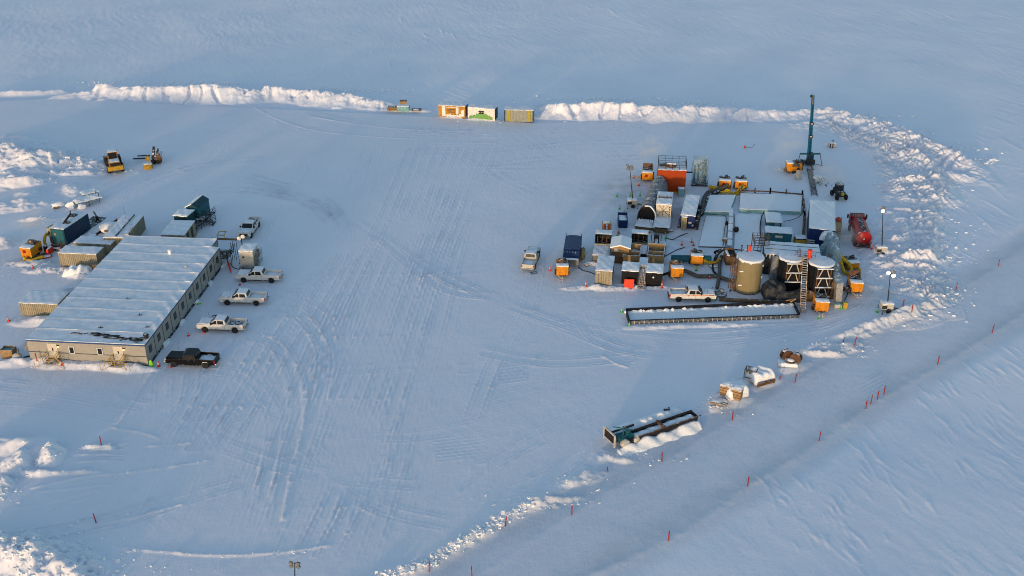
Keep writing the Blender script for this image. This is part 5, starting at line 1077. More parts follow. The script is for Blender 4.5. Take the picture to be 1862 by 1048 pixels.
curve('thin black cable right of the small teal cabin', [(1425, 403), (1440, 400), (1452, 395), (1460, 388)])
f = front(1393, 418, 1419, 419); t = thing('teal_cabin', 'small teal cabin with a snowy roof and grey door', 'cabin', f[0], R(-9)); MB().box(-1.2, 1.2, 0, 3.8, .2, 1.4).build('wall', teal, t); snow(t, -1.25, 1.25, -.1, 3.8, 1.4, .16, snow_m); MB().box(.1, .9, -.03, 0,   .25, 1.3).build('door', tarpgrey, t)
f = front(1392, 443, 1436, 446); t = thing('teal_cabin', 'wide teal cabin with a white name board, in front of the small cabin', 'cabin', f[0], R(-9)); MB().box(-2.0, 2.0, 0, 2.2, .2, 2.0).build('wall', teal, t); snow(t, -2.05, 2.05, -.1, 2.2, 2.0, .14, snow_m); MB().box(-.5, .6, -.03, 0, 1.1, 1.5).build('name_board', whited, t)
# guard rail and pipe rack north and east of the platforms
def rack(label, pts, posts, name='pipe_rack', h=1.0):
    P = [G(*p) for p in pts]; c = P[0]; t = thing(name, label, 'pipe rack', c); q = MB()
    for a, b_ in zip(P[:-1], P[1:]):
        for k, z in ((0, h*.8), (.25, h*.8), (.12, h*.35)): q.tube(a-c+Vector((k, k, z)), b_-c+Vector((k, k, z)), .07, 6)
    q.build('pipe', rust, t)
    for a, b_ in zip(P[:-1], P[1:]):
        n = max(1, int((b_-a).length/posts))
        for i in range(n+1): p = a+(b_-a)*i/n-c; MB().box(p.x-.08, p.x+.08, p.y-.08, p.y+.4, 0, h+.45).build('post', timberdk, t)
    return t
rack('frosted pipe rack with posts along the back of the wide platform', [(1345, 355), (1400, 357), (1458, 362)], 2.2)
rack('dark pipe rack running away left of the big navy building', [(1458, 362), (1462, 400), (1459, 438)], 2.6)
f = front(1447, 447, 1465, 449); t = thing('pump_unit', 'olive yellow pump unit at the foot of the navy building', 'pump', f[0], 0); MB().box(-.85, .85, 0, 1.5, .1, 1.0).build('body', yellowp, t); MB().box(-.7, .7, .2, 1.2, 1.0, 1.3).build('motor', dark, t); snow(t, -.8, .8, 0, 1.4, 1.3, .05)
# big navy building
f = front(1466, 451, 1513, 454); t = thing('navy_building', 'big navy building with a wide snowy roof and a domed snowy awning', 'building', f[0], R(-15)); hw_ = f[2]/2
Hn = 3.3; MB().box(-hw_, hw_, 0, 11.5, .1, Hn).build('wall', navy, t); snow(t, -hw_, hw_, 0, 11.5, Hn, .16, snow_m)
MB().prism([(-.3, 1.9), (hw_+.2, 1.9), (hw_+.2, 3.0), (hw_*.7, 3.3), (.4, 3.25), (0, 2.8)], -1.2, -.02).build('awning', snow_m, t, bevel=.2)
for x, z in ((-1.4, 1.2), (-1.4, .85)): MB().box(x-.55, x+.6, -.05, 0, z, z+.18).build('louvre', whited, t)
MB().box(.6, 1.2, -.04, 0, 1.0, 1.5).build('window', trimblue, t)
q = MB().box(hw_+.1, hw_+1.2, 5.5, 8.5, 1.0, 1.1); rail(q, hw_+.1, hw_+1.2, 5.5, 8.5, 1.1, 1.0, .04, 'rf', .8)
for k in range(6): q.box(hw_+.1, hw_+1.2, 3.7+k*.3, 3.95+k*.3, .1+k*.16, .15+k*.16)
q.build('side_stair', yellowp, t)
q = MB().blob((hw_+.8, 10, .7), (.7, .8, .5), 4, 2, .3); q.build('side_cover', coneor, t)
# long sloping roofed building behind the tank
f = front(1386, 499, 1487, 507); t = thing('long_tank_house', 'long dark house with snowy roof right behind the tan tank and black silos', 'building', f[0], f[1]); hw_ = f[2]/2
Hn = 3.4; MB().box(-hw_, hw_, 0, 4.4, .1, Hn).build('wall', darkpan, t); snow(t, -hw_, hw_, -.05, 4.4, Hn, .14, snow_m, step=.5)
for y in (1.5, 3.0): MB().box(-hw_, hw_, y, y+.04, Hn+.16, Hn+.22).build('roof_seam', dark, t)
q = MB()
for k in range(9): q.taper(-hw_+.2+k*.5, -hw_+.3+k*.5, -.06, -.02, Hn-.5-.2*(k % 2), -hw_+.15+k*.5, -hw_+.4+k*.5, -.08, -.02, Hn)
q.build('icicle_row', snow_m, t)
# cage platform on that roof
g = G(1368, 489); t = thing('access_cage', 'brown railed access cage standing behind the tan tank', 'cage', g); q = MB(); rail(q, 0, 2.2, .6, 2.2, 3.6, 1.3, .035, 'fblr', .7); rail(q, 0, 2.2, .6, 2.2, 2.4, 1.2, .03, 'fb', .5)
for x in (0, 2.2):
    for y in (.6, 2.2): q.tube((x, y, 0), (x, y, 5.0), .05)
for z in (3.9, 4.4, 4.9): q.tube((.6, .5, z), (1.6, .5, z), .04)
q.path([(.7, .5, 3.6), (.7, .5, 4.9), (1.1, .5, 5.3), (1.5, .5, 4.9), (1.5, .5, 3.6)], .05, 6); q.build('railing', rust, t)
o = MB().cyl((0, 0, .1), .2, .8, 12).blob((0, 0, .9), .2, 1, 2, 0).build('windsock', coneor, None, smooth=True); g = G(1363, 456, 5.4); o.location = (g.x, g.y, 5.2); tag(o, 'bright orange drum shape on top of the tan tank', 'drum')
# tan round tank
g = G(1362.5, 537); cx = g + Vector((0, 1.85, 0)); t = thing('storage_tank', 'tall tan round storage tank with a snowy top and outside ladder frame', 'tank', cx); TR = 1.85; TH = 5.2
MB().lathe([(TR*.99, 0), (TR, .1), (TR, TH), (TR*.98, TH+.02)], n=40).build('shell', tan, t, smooth=True)
b = MB(); prof = []; vs = []; fs = []; n = 40
for j, (r_, z_) in enumerate(((TR+.06, TH-.18), (TR+.12, TH), (TR+.02, TH+.16), (TR*.6, TH+.22), (.05, TH+.25))):
    for k in range(n): a = 2*math.pi*k/n; w = (.14*math.sin(k*2.1)*math.sin(k*.7) if j == 0 else 0); vs.append((r_*math.cos(a), r_*math.sin(a), z_+w))
for j in range(4):
    for k in range(n): fs.append((j*n+k, j*n+(k+1) % n, (j+1)*n+(k+1) % n, (j+1)*n+k))
b.faces(vs, fs).build('snow_cap', roof_snow, t)
q = MB()
for x in (-TR-.75, -TR-.15): q.tube((x, -.9, 0), (x, -.9, TH+.3), .07); q.tube((x, .3, 0), (x, .3, TH+.3), .05)
for k in range(12): q.tube((-TR-.75, -.9, .3+k*.45), (-TR-.15, -.9, .3+k*.45), .04)
for k in range(4): q.tube((-TR-.75, -.9, k*1.3), (-TR-.15, -.9, k*1.3+1.2), .05); q.tube((-TR-.15, -.9, .5+k*1.3), (-TR-.15, .3, 1.2+k*1.3), .04)
q.build('ladder_frame', rust, t)
for z in (1.3, 3.5): MB().box(-TR*.9, -TR*.9+.55, -1.45, -1.2, z, z+.12).build('bracket', snow_m, t)
for z in (2.2, 4.0): MB().cyl((TR*.93, -.75, z), .1, .3, 8).build('side_fitting', whited, t)
MB().lathe([(TR+.1, 0), (TR+.1, .08)], n=30).build('base_ring', dark, t)
for x in (-1.1, -.3):
    MB().tube((x, 1.2, TH+.2), (x, 1.2, TH+1.3), .07).tube((x-.12, 1.2, TH+1.2), (x+.12, 1.2, TH+1.2), .06).build('vent_pipe', dark, t)
f = front(1320, 483, 1337, 484); t = thing('mixing_box', 'small brown open topped box left of the tan tank', 'box', f[0], 0); MB().box(-.75, .75, 0, .08, .1, 1.5).box(-.75, .75, 2.2, 2.28, .1, 1.9).box(-.75, -.67, .08, 2.2, .1, 1.7).box(.67, .75, .08, 2.2, .1, 1.7).build('side', brown, t); MB().box(-.6, .6, .5, 2.0, .8, 1.6).build('hopper', black, t); snow(t, -.7, -.3, .1, 2.1, 1.62, .14)
# black octagonal silos
def silo(label, cx, R_, H_, tiers, sp, other):
    t = thing('braced_silo', label, 'silo', cx, 0, 'black braced silos')
    MB().lathe([(R_*.98, 0), (R_, .1), (R_, H_), (R_*.9, H_+.02)], n=20).build('shell', darkpan, t)
    vs = []; fs = []; n = 30
    for j, (r_, z_) in enumerate(((R_+.10, H_-.15), (R_+.14, H_+.02), (R_, H_+.16), (.05, H_+.24))):
        for k in range(n): a = 2*math.pi*k/n; vs.append((r_*math.cos(a), r_*math.sin(a), z_+(.10*math.sin(k*1.7)*math.sin(k*3.1) if j == 0 else 0)))
    for j in range(3):
        for k in range(n): fs.append((j*n+k, j*n+(k+1) % n, (j+1)*n+(k+1) % n, (j+1)*n+k))
    MB().faces(vs, fs).build('snow_cap', roof_snow, t)
    MB().box(-1.3, 1.3, -R_-.03, -.2, .05, H_-.12).build('front_panel', darkpan, t)
    w = .92; y = -R_-.20; q = MB()
    for x in (-w, w): q.box(x-.07, x+.07, y-.02, y+.16, H_-1.5*tiers, H_-.05)
    q.build('brace_post', timberdk if R_ > 9 else rust, t)
    for k in range(tiers+1):
        z = H_-.1-1.45*k; MB().box(-w-.15, w+.25, y-.16, y-.02, z-.11, z).build('brace_beam', whited, t); snow(t, -w-.12, w+.22, y-.18, y-.0, z+.002, .07, snow_m, 'beam_snow', seed=k)
        if k < tiers: MB().prism([(-w+.1, z-1.35), (-w+.23, z-1.35), (-.27, z-.2), (-.4, z-.2)], y-.10, y-.03).prism([(w-.1, z-1.35), (w-.23, z-1.35), (.27, z-.2), (.4, z-.2)], y-.10, y-.03).build('cross_brace', whited, t)
    for k in range(3): MB().tube((R_*.6+.2*k, R_*.5, H_), (R_*.6+.2*k, R_*.5, H_+.9), .04).build('vent_pipe', dark, t)
    return t
s1 = G(1437, 530)+Vector((0, 1.7, 0)); s2 = G(1491, 545)+Vector((0, 1.75, 0))
silo('left black silo with white cross bracing, beside the tan tank', s1, 1.7, 4.7, 2, 1.4, 0)
silo('right black silo with white cross bracing, behind the nearest heater', s2, 1.72, 5.1, 3, 1.4, 0)
# long inclined ladder between the silos
a = G(1459.5, 570); tp = Vector((s1.x*.42+s2.x*.58, G(1459.5, 548).y, 6.5)); tp = G(1464, 468, 5.6)
d = tp-a; t = thing('access_ladder', 'long tan ladder leaning between the two black silos', 'ladder', a, math.atan2(d.y, d.x)-math.pi/2); hl = math.hypot(d.x, d.y); q = MB()
for x in (-.36, .36): q.box(x-.05, x+.05, -.001, .001, 0, .001) if False else q.tube((x, 0, .1), (x, hl, 5.6), .07, 4)
q.build('side_rail', wood, t)
for k in range(24): f_ = (k+.5)/24; MB().box(-.31, .31, hl*f_-.10, hl*f_+.08, .1+5.5*f_-.03, .1+5.5*f_+.02).build('rung', whited, t)
MB().box(-1.0, 1.0, hl, hl+.6, 5.5, 5.62).build('top_landing', steel, t); q = MB(); rail(q, -1.4, 1.4, hl+.05, hl+.6, 5.62, .9, .03, 'f', .7); q.build('landing_rail', rust, t)
o = MB().cyl((0, 0, 0), .22, .9, 10).cyl((0, 0, .9), .32, .35, 10).build('warning_beacon', coneor); o.location = (tp.x+.55, tp.y-.1, 5.55); tag(o, 'bright orange red wind marker at the top of the tan ladder', 'beacon')
# dark wrapped bundles under the silos
def wrap(label, px, py, w, dep, h, m, seed, rz=0, z0=0, amp=.12, name='tarpaulin_cover'):
    g = G(px, py); t = thing(name, label, 'tarpaulin', (g.x, g.y, z0), rz); ph = seed*2.3
    def f(x, y): k = max(0, 1-abs(x/(w/2))**5)*max(0, 1-abs((y-dep/2)/(dep/2))**5); return h*(k**.35)*(1+amp*math.sin(2.3*x+ph)*math.sin(2.9*y+ph)+amp*.6*math.sin(6*x+4*y+ph))
    MB().sheet(-w/2, w/2, 0, dep, f, .14, 0).build('sheet', m, t, smooth=2); return t
wrap('dark translucent plastic cover bulging right of the tan tank', 1410, 547, 3.2, 2.8, 2.1, tarpdark, 1)
wrap('dark plastic sheeting hung under the left black silo', 1437, 551, 4.2, 1.2, 1.5, tarpdark, 2)
wrap('pointed grey plastic cover behind the bulging dark plastic', 1408, 510, 1.2, 1.2, 3.4, tarpgrey, 3)
wrap('brown tarpaulin heap between the ladder and the nearest heater', 1468, 549, 4.6, 1.6, 1.3, tarpbrown, 4)
wrap('brown tarpaulin wall right of the right silo', 1513, 545, 1.1, 1.5, 2.9, tarpbrown, 5)
wrap('pale blue frosted tarpaulin stack right of the silos', 1518, 500, 1.7, 3.6, 4.0, tarpblue, 6, amp=.06)
wrap('pale blue draped tarpaulin beside the right silo', 1514, 524, 1.5, 2.4, 3.6, tarpblue, 7, amp=.05)
wrap('white feathery frosted bundle by the end of the long roof', 1497, 478, 1.3, 1.2, 2.9, tarpblue, 8, amp=.25)
wrap('tall frosted tarpaulin pile in front of the navy building', 1514, 472, 2.0, 3.0, 3.4, tarpblue, 9, amp=.06)
f = front(1519, 556, 1530, 556); t = thing('silver_duct', 'upright silver foil wrapped duct right of the brown tarpaulin', 'duct', f[0], 0); MB().taper(-.45, .45, 0, .9, .2, -.5, .45, .6, 2.2, 3.2).build('wrap', silver, t, bevel=.1); MB().taper(-.5, .45, .6, 2.2, 3.2, -.45, .5, 2.6, 3.4, 3.5).build('upper_wrap', tarpblue, t); MB().box(-.5, .5, -.2, 0, 0, .2).build('foot', whited, t)
f = front(1518, 561, 1527, 561); t = thing('small_cabinet', 'small pale turquoise topped box in front of the silver duct', 'cabinet', f[0], 0); MB().box(-.38, .38, 0, .6, 0, .5).build('body', whited, t); MB().box(-.42, .42, -.04, .64, .5, .62).build('lid', turq, t)
f = front(1533, 562, 1540, 562); t = thing('yellow_locker', 'small upright yellow locker beside the green cone', 'locker', f[0], 0); MB().box(-.28, .28, 0, .4, 0, .95).build('body', yelcont, t); MB().box(-.2, .2, -.02, 0, .3, .8).build('door', yellowp, t)
# bent grey panel, low pipe bundle
g = G(1306, 538); t = thing('bent_panel', 'bent grey curved sheet lying at the end of the dark hose', 'sheet metal', g, R(-28)); q = MB().sheet(-1.1, 1.1, -.5, .5, lambda x, y: .35+.5*(x/1.1)**2*(1 if x < 0 else .3)+.15*y, .2, .05); q.build('sheet', steel, t, smooth=True); MB().blob((.2, .6, .5), (.5, .4, .5), 5, 2, .3).build('grey_bundle', tarpgrey, t)
hose('long frosted brown hose running right below the tan tank', [(1308, 544, .3), (1330, 546), (1360, 547), (1400, 549), (1435, 551)], .28, tarpbrown)
pipe('snow dusted white pipe crossing below the dark plastic', [(1412, 550, .4), (1440, 549, .5), (1462, 556, .4)], .10, whited)
pipe('pale bent pipe standing in front of the dark plastic', [(1424, 548, .3), (1436, 546, 1.2), (1447, 544, 2.1), (1438, 549, 1.5), (1439, 552, .2)], .09, wood)
# ------------------------------------------------------------------ pond
A, B, C_, D_ = G(1138, 570), G(1441, 556), G(1453, 579), G(1144, 590); c = (A+B+C_+D_)/4; t = thing('containment_pond', 'long narrow lined pond full of snow with a black rim', 'pond', c); Q = [p-c for p in (A, B, C_, D_)]
def wall_(p, q, h, th, m, name):
    p, q = Vector(p), Vector(q); d = (q-p).normalized(); n_ = Vector((-d.y, d.x, 0))*th/2; hh = Vector((0, 0, h))
    return MB().faces([p-n_, q-n_, q+n_, p+n_, p-n_+hh, q-n_+hh, q+n_+hh, p+n_+hh], [(3,2,1,0), (4,5,6,7), (0,1,5,4), (1,2,6,5), (2,3,7,6), (3,0,4,7)]).build(name, m, t)
A_, B_, C2, D2 = Q; wall_(A_, B_, .75, .22, liner, 'rear_rim'); wall_(B_, C2, .7, .18, liner, 'side_rim'); wall_(D2, A_, .7, .18, liner, 'side_rim'); wall_(C2, D2, .5, .18, steel, 'front_rim')
n = 36
for k in range(n): p = D2+(C2-D2)*(k/(n-1)); MB().box(p.x-.05, p.x+.05, p.y-.3, p.y-.12, 0, .6 if k % 2 else .42).build('rim_post', whited, t)
MB().tube(C2+Vector((0, .1, .52)), D2+Vector((0, .1, .52)), .09, 8).build('front_liner_lip', liner, t)
b = MB(); n = 90; rr = random.Random(3)
for (p, q, s, u) in ((A_, B_, -1, .16), (C2, D2, -1, .12)):
    m_ = n
    for k in range(m_): w = p+(q-p)*(k/m_); 
MB().prism([(p.x*.994, p.y*.97) for p in Q], .05, .30, 'z').build('snow_fill', snow_m, t)
b = MB()
for k in range(70): w = A_+(B_-A_)*(k/69.0); b.blob((w.x, w.y-.35, .3), (.45, .25+.25*rr.random(), .12+.25*rr.random()*(1 if rr.random() > .3 else .3)), k, 1, .3)
b.build('snow_bank', snow_m, t, smooth=True)
for i, (px, py) in enumerate([(1130.5, 568), (1144, 594)]): cone(['green cone at the back left corner of the long pond', 'green cone at the front left corner of the long pond'][i], px, py, green, .7)
# ------------------------------------------------------------------ drilling mast
g = G(1470, 300); t = thing('drilling_mast', 'tall slim teal drilling mast rising above the plant', 'drill mast', g)
top = G(1479, 172, 0); import_ = None
def zat(px, py, x0, y0):               # height of the view ray where it passes over a foot point
    dx = (px-931)/FPX; dy = (524-py)/FPX; dv = Vector((dx, math.cos(PITCH)+dy*math.sin(PITCH), -math.sin(PITCH)+dy*math.cos(PITCH))); k = y0/dv.y; return CH+dv.z*k
MH = zat(1479, 172, g.x, g.y); lean = (1479-931)/FPX*g.y/(math.cos(PITCH)+(524-172)/FPX*math.sin(PITCH))-g.x
zb = 2.0; sec = [(zb, MH*.62, .24), (MH*.60, MH*.86, .18)]; LX = lambda z: lean*z/MH
for z0, z1, w in sec:
    q = MB()
    for sx in (-1, 1):
        for sy in (-1, 1): q.taper(LX(z0)+sx*w-.08, LX(z0)+sx*w+.08, sy*w*.7-.08, sy*w*.7+.08, z0, LX(z1)+sx*w*.9-.07, LX(z1)+sx*w*.9+.07, sy*w*.6-.07, sy*w*.6+.07, z1)
    q.taper(LX(z0)-w*.95, LX(z0)+w*.95, w*.5, w*.6, z0, LX(z1)-w*.85, LX(z1)+w*.85, w*.4, w*.5, z1)
    n = int((z1-z0)/.9)
    for k in range(n):
        za, zc = z0+(z1-z0)*k/n, z0+(z1-z0)*(k+1)/n; s = 1 if k % 2 else -1
        q.tube((LX(za)-s*w, -w*.65, za), (LX(zc)+s*w, -w*.65, zc), .05, 4)
        for sx in (-1, 1): q.tube((LX(za)+sx*w, -w*.6, za), (LX(zc)+sx*w, w*.6, zc), .05, 4)
    q.build('mast_section', mastteal, t)
for sx in (-.2, 0, .2): MB().tube((LX(MH*.85)+sx, .1, MH*.85), (LX(MH)+sx, .1, MH*(1 if sx < 0 else .985)), .09, 6).build('top_guide', mastteal if sx else steel, t)
MB().cyl((LX(MH)-.3, -.05, MH-.35), .24, .2, 12, 'y').build('crown_wheel', black, t)
for f_ in (.42, .60): MB().box(LX(MH*f_)-.38, LX(MH*f_)+.38, -.42, -.25, MH*f_-.22, MH*f_+.18).build('mast_clamp', black, t); MB().box(LX(MH*f_)-.2, LX(MH*f_)+.2, -.46, -.42, MH*f_-.1, MH*f_+.1).build('clamp_plate', whited, t)
MB().box(-.8, .8, -1.1, .9, .3, .7).box(-.45, .55, -.8, .4, .7, 2.4).build('mast_base', tealdk, t); MB().blob((0, -.6, .9), (.9, .6, .6), 4, 2, .3).build('drive_unit', dark, t)
MB().box(-1.9, 1.9, -.25, .05, 2.1, 2.35).build('crossbeam', teal, t)
q = MB()
for s in (-1, 1): q.tube((s*1.85, -.1, 2.2), (s*2.3, -.8, .1), .06).tube((s*.4, -.6, .6), (s*2.5, -.9, .1), .06)
q.build('outrigger', rust, t); MB().tube((0, -1.1, .5), (.1, -3, .2), .12).build('tail_pipe', dark, t)
# pipe rack lying toward the site: two long ladders of drill pipe
a, b_ = G(1472, 308), G(1481, 357); d = b_-a; t = thing('pipe_ladder', 'dark ladder like track lying on snow below the mast', 'ladder', a, math.atan2(d.y, d.x)+math.pi/2); L = d.length; q = MB()
for x in (-.45, .45): q.box(x-.05, x+.05, -L, 0, .05, .2)
for k in range(int(L/.5)): q.box(-.4, .4, -.3-k*.5, -.2-k*.5, .08, .16)
q.build('rail', dark, t)
f = front(1437, 311, 1447, 311); 
g = G(1457, 306); t = thing('engine_pack', 'small dark engine pack with an orange end left of the mast foot', 'engine', G(1456, 304)); MB().blob((0, 0, .8), (.6, .6, .7), 6, 2, .15).build('engine', dark, t); MB().cyl((-.35, -.75, .8), .3, .5, 12, 'y').build('orange_end', orange, t)
wrap('frosted tan bag standing on snow below the mast hoses', 1452, 328, 1.1, .9, 1.6, whited, 3)
g = G(1490, 332); t = thing('pipe_bundle', 'frosty heap of fittings and hoses right of the ladder track', 'pipes', g); q = MB(); rn = random.Random(9)
for k in range(16): x, y = rn.uniform(-.8, 1.6), rn.uniform(-2.5, 1.5); q.tube((x, y, .1), (x+rn.uniform(-.6, .6), y+rn.uniform(-.5, .5), rn.uniform(.2, .9)), .07, 5)
q.build('fitting', steel, t); MB().blob((0, 1.6, .3), (.9, .6, .4), 5, 2, .3).build('snow_lump', snow_m, t, smooth=True)
g = G(1513, 268); t = thing('buried_skid', 'small buried frame with white cover alone behind the mast', 'skid', g, R(12)); MB().box(-.7, .6, -.4, .6, .1, .8).build('body', whited, t); MB().box(-.75, -.6, -.5, -.38, 0, 1.0).box(-.2, -.05, -.5, -.38, 0, .9).box(.3, .4, .5, .7, 0, 1.3).build('post', dark, t); snow(t, -.6, .6, -.3, .6, .8, .15)
g = G(1355, 271); t = thing('marker_stake', 'thin wire stake with a small red tag alone on the pad', 'stake', g); MB().tube((1.2, 0, .2), (1.9, .2, 1.0), .03).tube((0, 0, .2), (1.2, 0, .35), .03).build('wire', dark, t); MB().blob((-.1, 0, .4), (.22, .1, .3), 1, 2, 0).build('tag', coneor, t)
# small tractor
g = G(1525, 360); t = thing('telehandler', 'small dark loader with a yellow front beside the big navy building', 'loader', g, R(97)); MB().box(-1.2, 1.6, -.6, .6, .6, 1.4).build('body', dark, t, bevel=.05); c = MB().taper(-.2, 1.1, -.6, .6, 1.4, -.1, 1.0, -.55, .55, 2.4).build('cab', glass, t); MB().box(-.25, 1.1, -.62, .62, 2.4, 2.5).build('cab_roof', steel, c); MB().blob((-1.2, 0, 1.2), (.35, .35, .3), 2, 2, .1).build('yellow_nose', yelcont, t)
for x in (-1.0, 1.2):
    for y in (-.8, .8): wheel_at(t, x, y, .5, .35, steel)
# red tanker truck
a, e = G(1568, 455), G(1551, 407); d = e-a; t = thing('tanker_truck', 'red tanker truck seen from behind with roof rails and a diamond placard', 'tanker truck', a, math.atan2(d.y, d.x)); L = 8.4
MB().box(0, L, -.5, .5, .75, 1.05).build('chassis', dark, t)
n = 20; b = MB()
for (x0, x1) in ((.35, 6.4),):
    pr_ = [(1.22*math.cos(2*math.pi*k/n), 1.9+.88*math.sin(2*math.pi*k/n)) for k in range(n)]; b.prism(pr_, x0, x1, 'x')
b.build('tank', red, t, bevel=.08); MB().lathe([(1.1, .36), (.9, .2), (.05, .12)], (0, 0, 1.9), 20, 'x').build('rear_dome', red, t, smooth=True)
MB().box(.6, 6.2, -.38, .38, 2.74, 2.80).build('top_walkway', dark, t); q = MB()
for y in (-.42, .42): q.box(.6, 6.2, y-.03, y+.03, 2.76, 2.92)
q.build('walkway_coaming', red, t)
MB().sheet(.36, .75, -.9, .9, lambda x, y: 1.95+.86*math.sqrt(max(0, 1-(y/1.22)**2)), .1, 2.2).build('rear_snow', snow_m, t)
p_ = MB(); p_.prism([(-.16, 1.85), (0, 1.69), (.16, 1.85), (0, 2.01)], .08, .13, 'x').build('placard', whited, t)
MB().box(6.6, 8.3, -1.15, 1.15, .9, 2.7).build('cab', red, t, bevel=.1); MB().box(6.55, 6.6, -.8, .8, 1.8, 2.4).build('rear_window', glass, t); q = MB().tube((6.5, -.75, 2.7), (6.5, -.75, 3.4), .05).tube((6.5, .75, 2.7), (6.5, .75, 3.4), .05).tube((6.5, -.75, 3.4), (6.5, .75, 3.4), .05).tube((6.5, -.4, 2.8), (6.5, -.4, 3.4), .04).tube((6.5, .4, 2.8), (6.5, .4, 3.4), .04); q.build('headboard_rail', dark, t)
for s in (-1, 1): MB().tube((6.5, s*1.1, 1.0), (6.5, s*1.1, 3.3), .09, 8).build('exhaust_stack', black, t); MB().box(7.6, 7.75, s*1.45-.12, s*1.45+.12, 2.0, 2.6).build('mirror', black, t)
for x in (1.2, 2.5, 7.2):
    for s in (-1, 1): wheel_at(t, x, s*1.0, .52, .5 if x < 5 else .3, steel)
MB().box(-.1, .1, -1.1, 1.1, .5, .75).build('rear_bumper', dark, t)
for s in (-1, 1): MB().box(.2, 2.9, s*1.0-.3, s*1.0+.3, 1.08, 1.14).build('mudguard', red, t)
for s in (-1, 1): MB().box(-.13, -.09, s*.85-.12, s*.85+.12, .78, .92).build('taillight', tail, t)
# ------------------------------------------------------------------ light towers
def top_of(px, py, bx, by): g_ = G(bx, by); z = zat(px, py, g_.x, g_.y); k = g_.y/(math.cos(PITCH)+(524-py)/FPX*math.sin(PITCH)); return Vector(((px-931)/FPX*k, g_.y, z))
light_plant('light tower with dark lamps in front of the corner heater', 1150, 376, top_of(1145, 303, 1150, 376), [(-.45, .25, 0), (.3, .1, 0), (-.3, -.3, 0), (.45, -.35, 0)])
light_plant('light tower with one lit lamp right of the red tanker', 1602, 463, top_of(1605.5, 380, 1602, 463), [(0, .3, 0), (0, -.3, 1)])
light_plant('light tower with two glowing lamps near the lower right corner of the pad', 1612, 566, top_of(1619, 498, 1612, 566), [(-.35, .2, 1), (.4, -.2, 1), (.35, .35, 0)], lit_=True)
g = G(536, 1120); z = zat(536, 1024, g.x, g.y); t = thing('light_pole', 'slim pole with four floodlights at the bottom photo edge', 'light pole', g); floodmast(t, (0, 0, 0), ((536-931)/FPX*g.y/(math.cos(PITCH)+(524-1024)/FPX*math.sin(PITCH))-g.x, 0, z), [(-.3, .15, 0), (.3, .08, 0), (-.3, -.2, 0), (.32, -.28, 0)], .06, sz=.2)
# ------------------------------------------------------------------ cones and markers at the plant
for px, py, m_, lab, h in [(1122, 358, green, 'green cone farthest left of the three near the corner light tower', .75), (1146, 357, green, 'green cone right behind the corner light tower mast', .75), (1163.5, 357, green, 'green cone rightmost of the three near the corner light tower', .75), (1126.5, 381, green, 'tall lime cone left of the corner light tower trailer', .9), (1134.5, 390, green, 'tall lime cone above the small navy skip', .9),
    (1161.5, 338, coneor, 'orange cone below the hose of the corner heater', .7), (1152, 324, coneor, 'orange cone at the end of the corner heater hose', .7), (1123, 429, green, 'green cone paired with an orange one below the navy skip', .8), (1125, 425, coneor, 'orange cone paired with a green one below the navy skip', .9), (1211, 435, green, 'green cone beside the white rig trailer step', .8),
    (1240, 446, coneor, 'orange cone, leftmost of the three barring the way below the navy house', .7), (1257.5, 441, coneor, 'orange cone, farthest of the three below the navy house', .7), (1261, 447, coneor, 'orange cone, rightmost of the three below the navy house', .7), (1289.5, 507, coneor, 'orange cone beside the brown grey hose', .7), (1065, 524, coneor, 'tall orange cone at the left end of the snow line', 1.0), (1203, 526, coneor, 'tall orange cone at the right corner of the black containers', 1.1), (1000, 493, coneor, 'orange cone left of the heater before the navy trailer', .9),
    (1301, 546, green, 'green cone under the bent grey panel', .8), (1489, 580, green, 'green cone at the drawbar of the heater by the ladder', .8), (1266, 493, green, 'green cone at the drawbar of the middle heater', .8), (1529.5, 562, green, 'green cone between the small cabinet and yellow locker', .7), (1595, 568, green, 'green cone left of the glowing light tower', .7), (1585, 457, coneor, 'orange cone between the red tanker and its light tower', .7), (1359, 391, green, 'lime cone alone on the pit cover left of the teal cabins', .8), (1181, 424, coneor, 'orange cone on the deck before the tunnel', .7), (1435, 648, green, 'green cone behind the half buried reels', .7)]:
    cone(lab, px, py, m_, h)
# red marker posts
mk = [(175, 951, 'at the lower left beyond the snowbank'), (185, 813, 'on the small ridge at the lower left'), (780, 1034, 'nearest the bottom edge on the pad ridge'), (858, 1041, 'standing below the ridge near the bottom edge'), (919, 952, 'on the ridge above the two lowest ones'), (1040, 931, 'at the road edge below the dozer scallops'), (1204, 834, 'right of the barge end'), (1105, 852, 'short one left of the barge end'), (1216, 978, 'on the outer road edge nearest the bottom'), (1360, 879, 'second along the outer road edge'), (1490, 797, 'third along the outer road edge'), (1575, 739, 'first of the close group of four on the outer road edge'), (1584, 730, 'second of the close group of four on the outer road edge'), (1596, 722, 'third of the close group of four on the outer road edge'), (1608, 713, 'last of the close group of four on the outer road edge'), (1706, 658, 'on the outer road edge above the group of four'), (1805, 601, 'farthest up the outer road edge'), (1816, 480, 'farthest up the inner road edge at the right'), (1739, 525, 'inner road edge near the right spoil heaps'), (1657, 573, 'right of the glowing light tower'), (1554, 627, 'on the inner road edge right of the dozer scrapes'), (1534, 619, 'short one left of the inner road edge post'), (1446, 691, 'below the half buried reels'), (1419, 686, 'short one right of the frosted sled'), (1332, 759, 'below the snowy crates'), (1267, 767, 'short one right of the barge'), (69, 663, 'in the snowbank at the left front of the camp'), (1640, 565, 'just right of the glowing light tower trailer')]
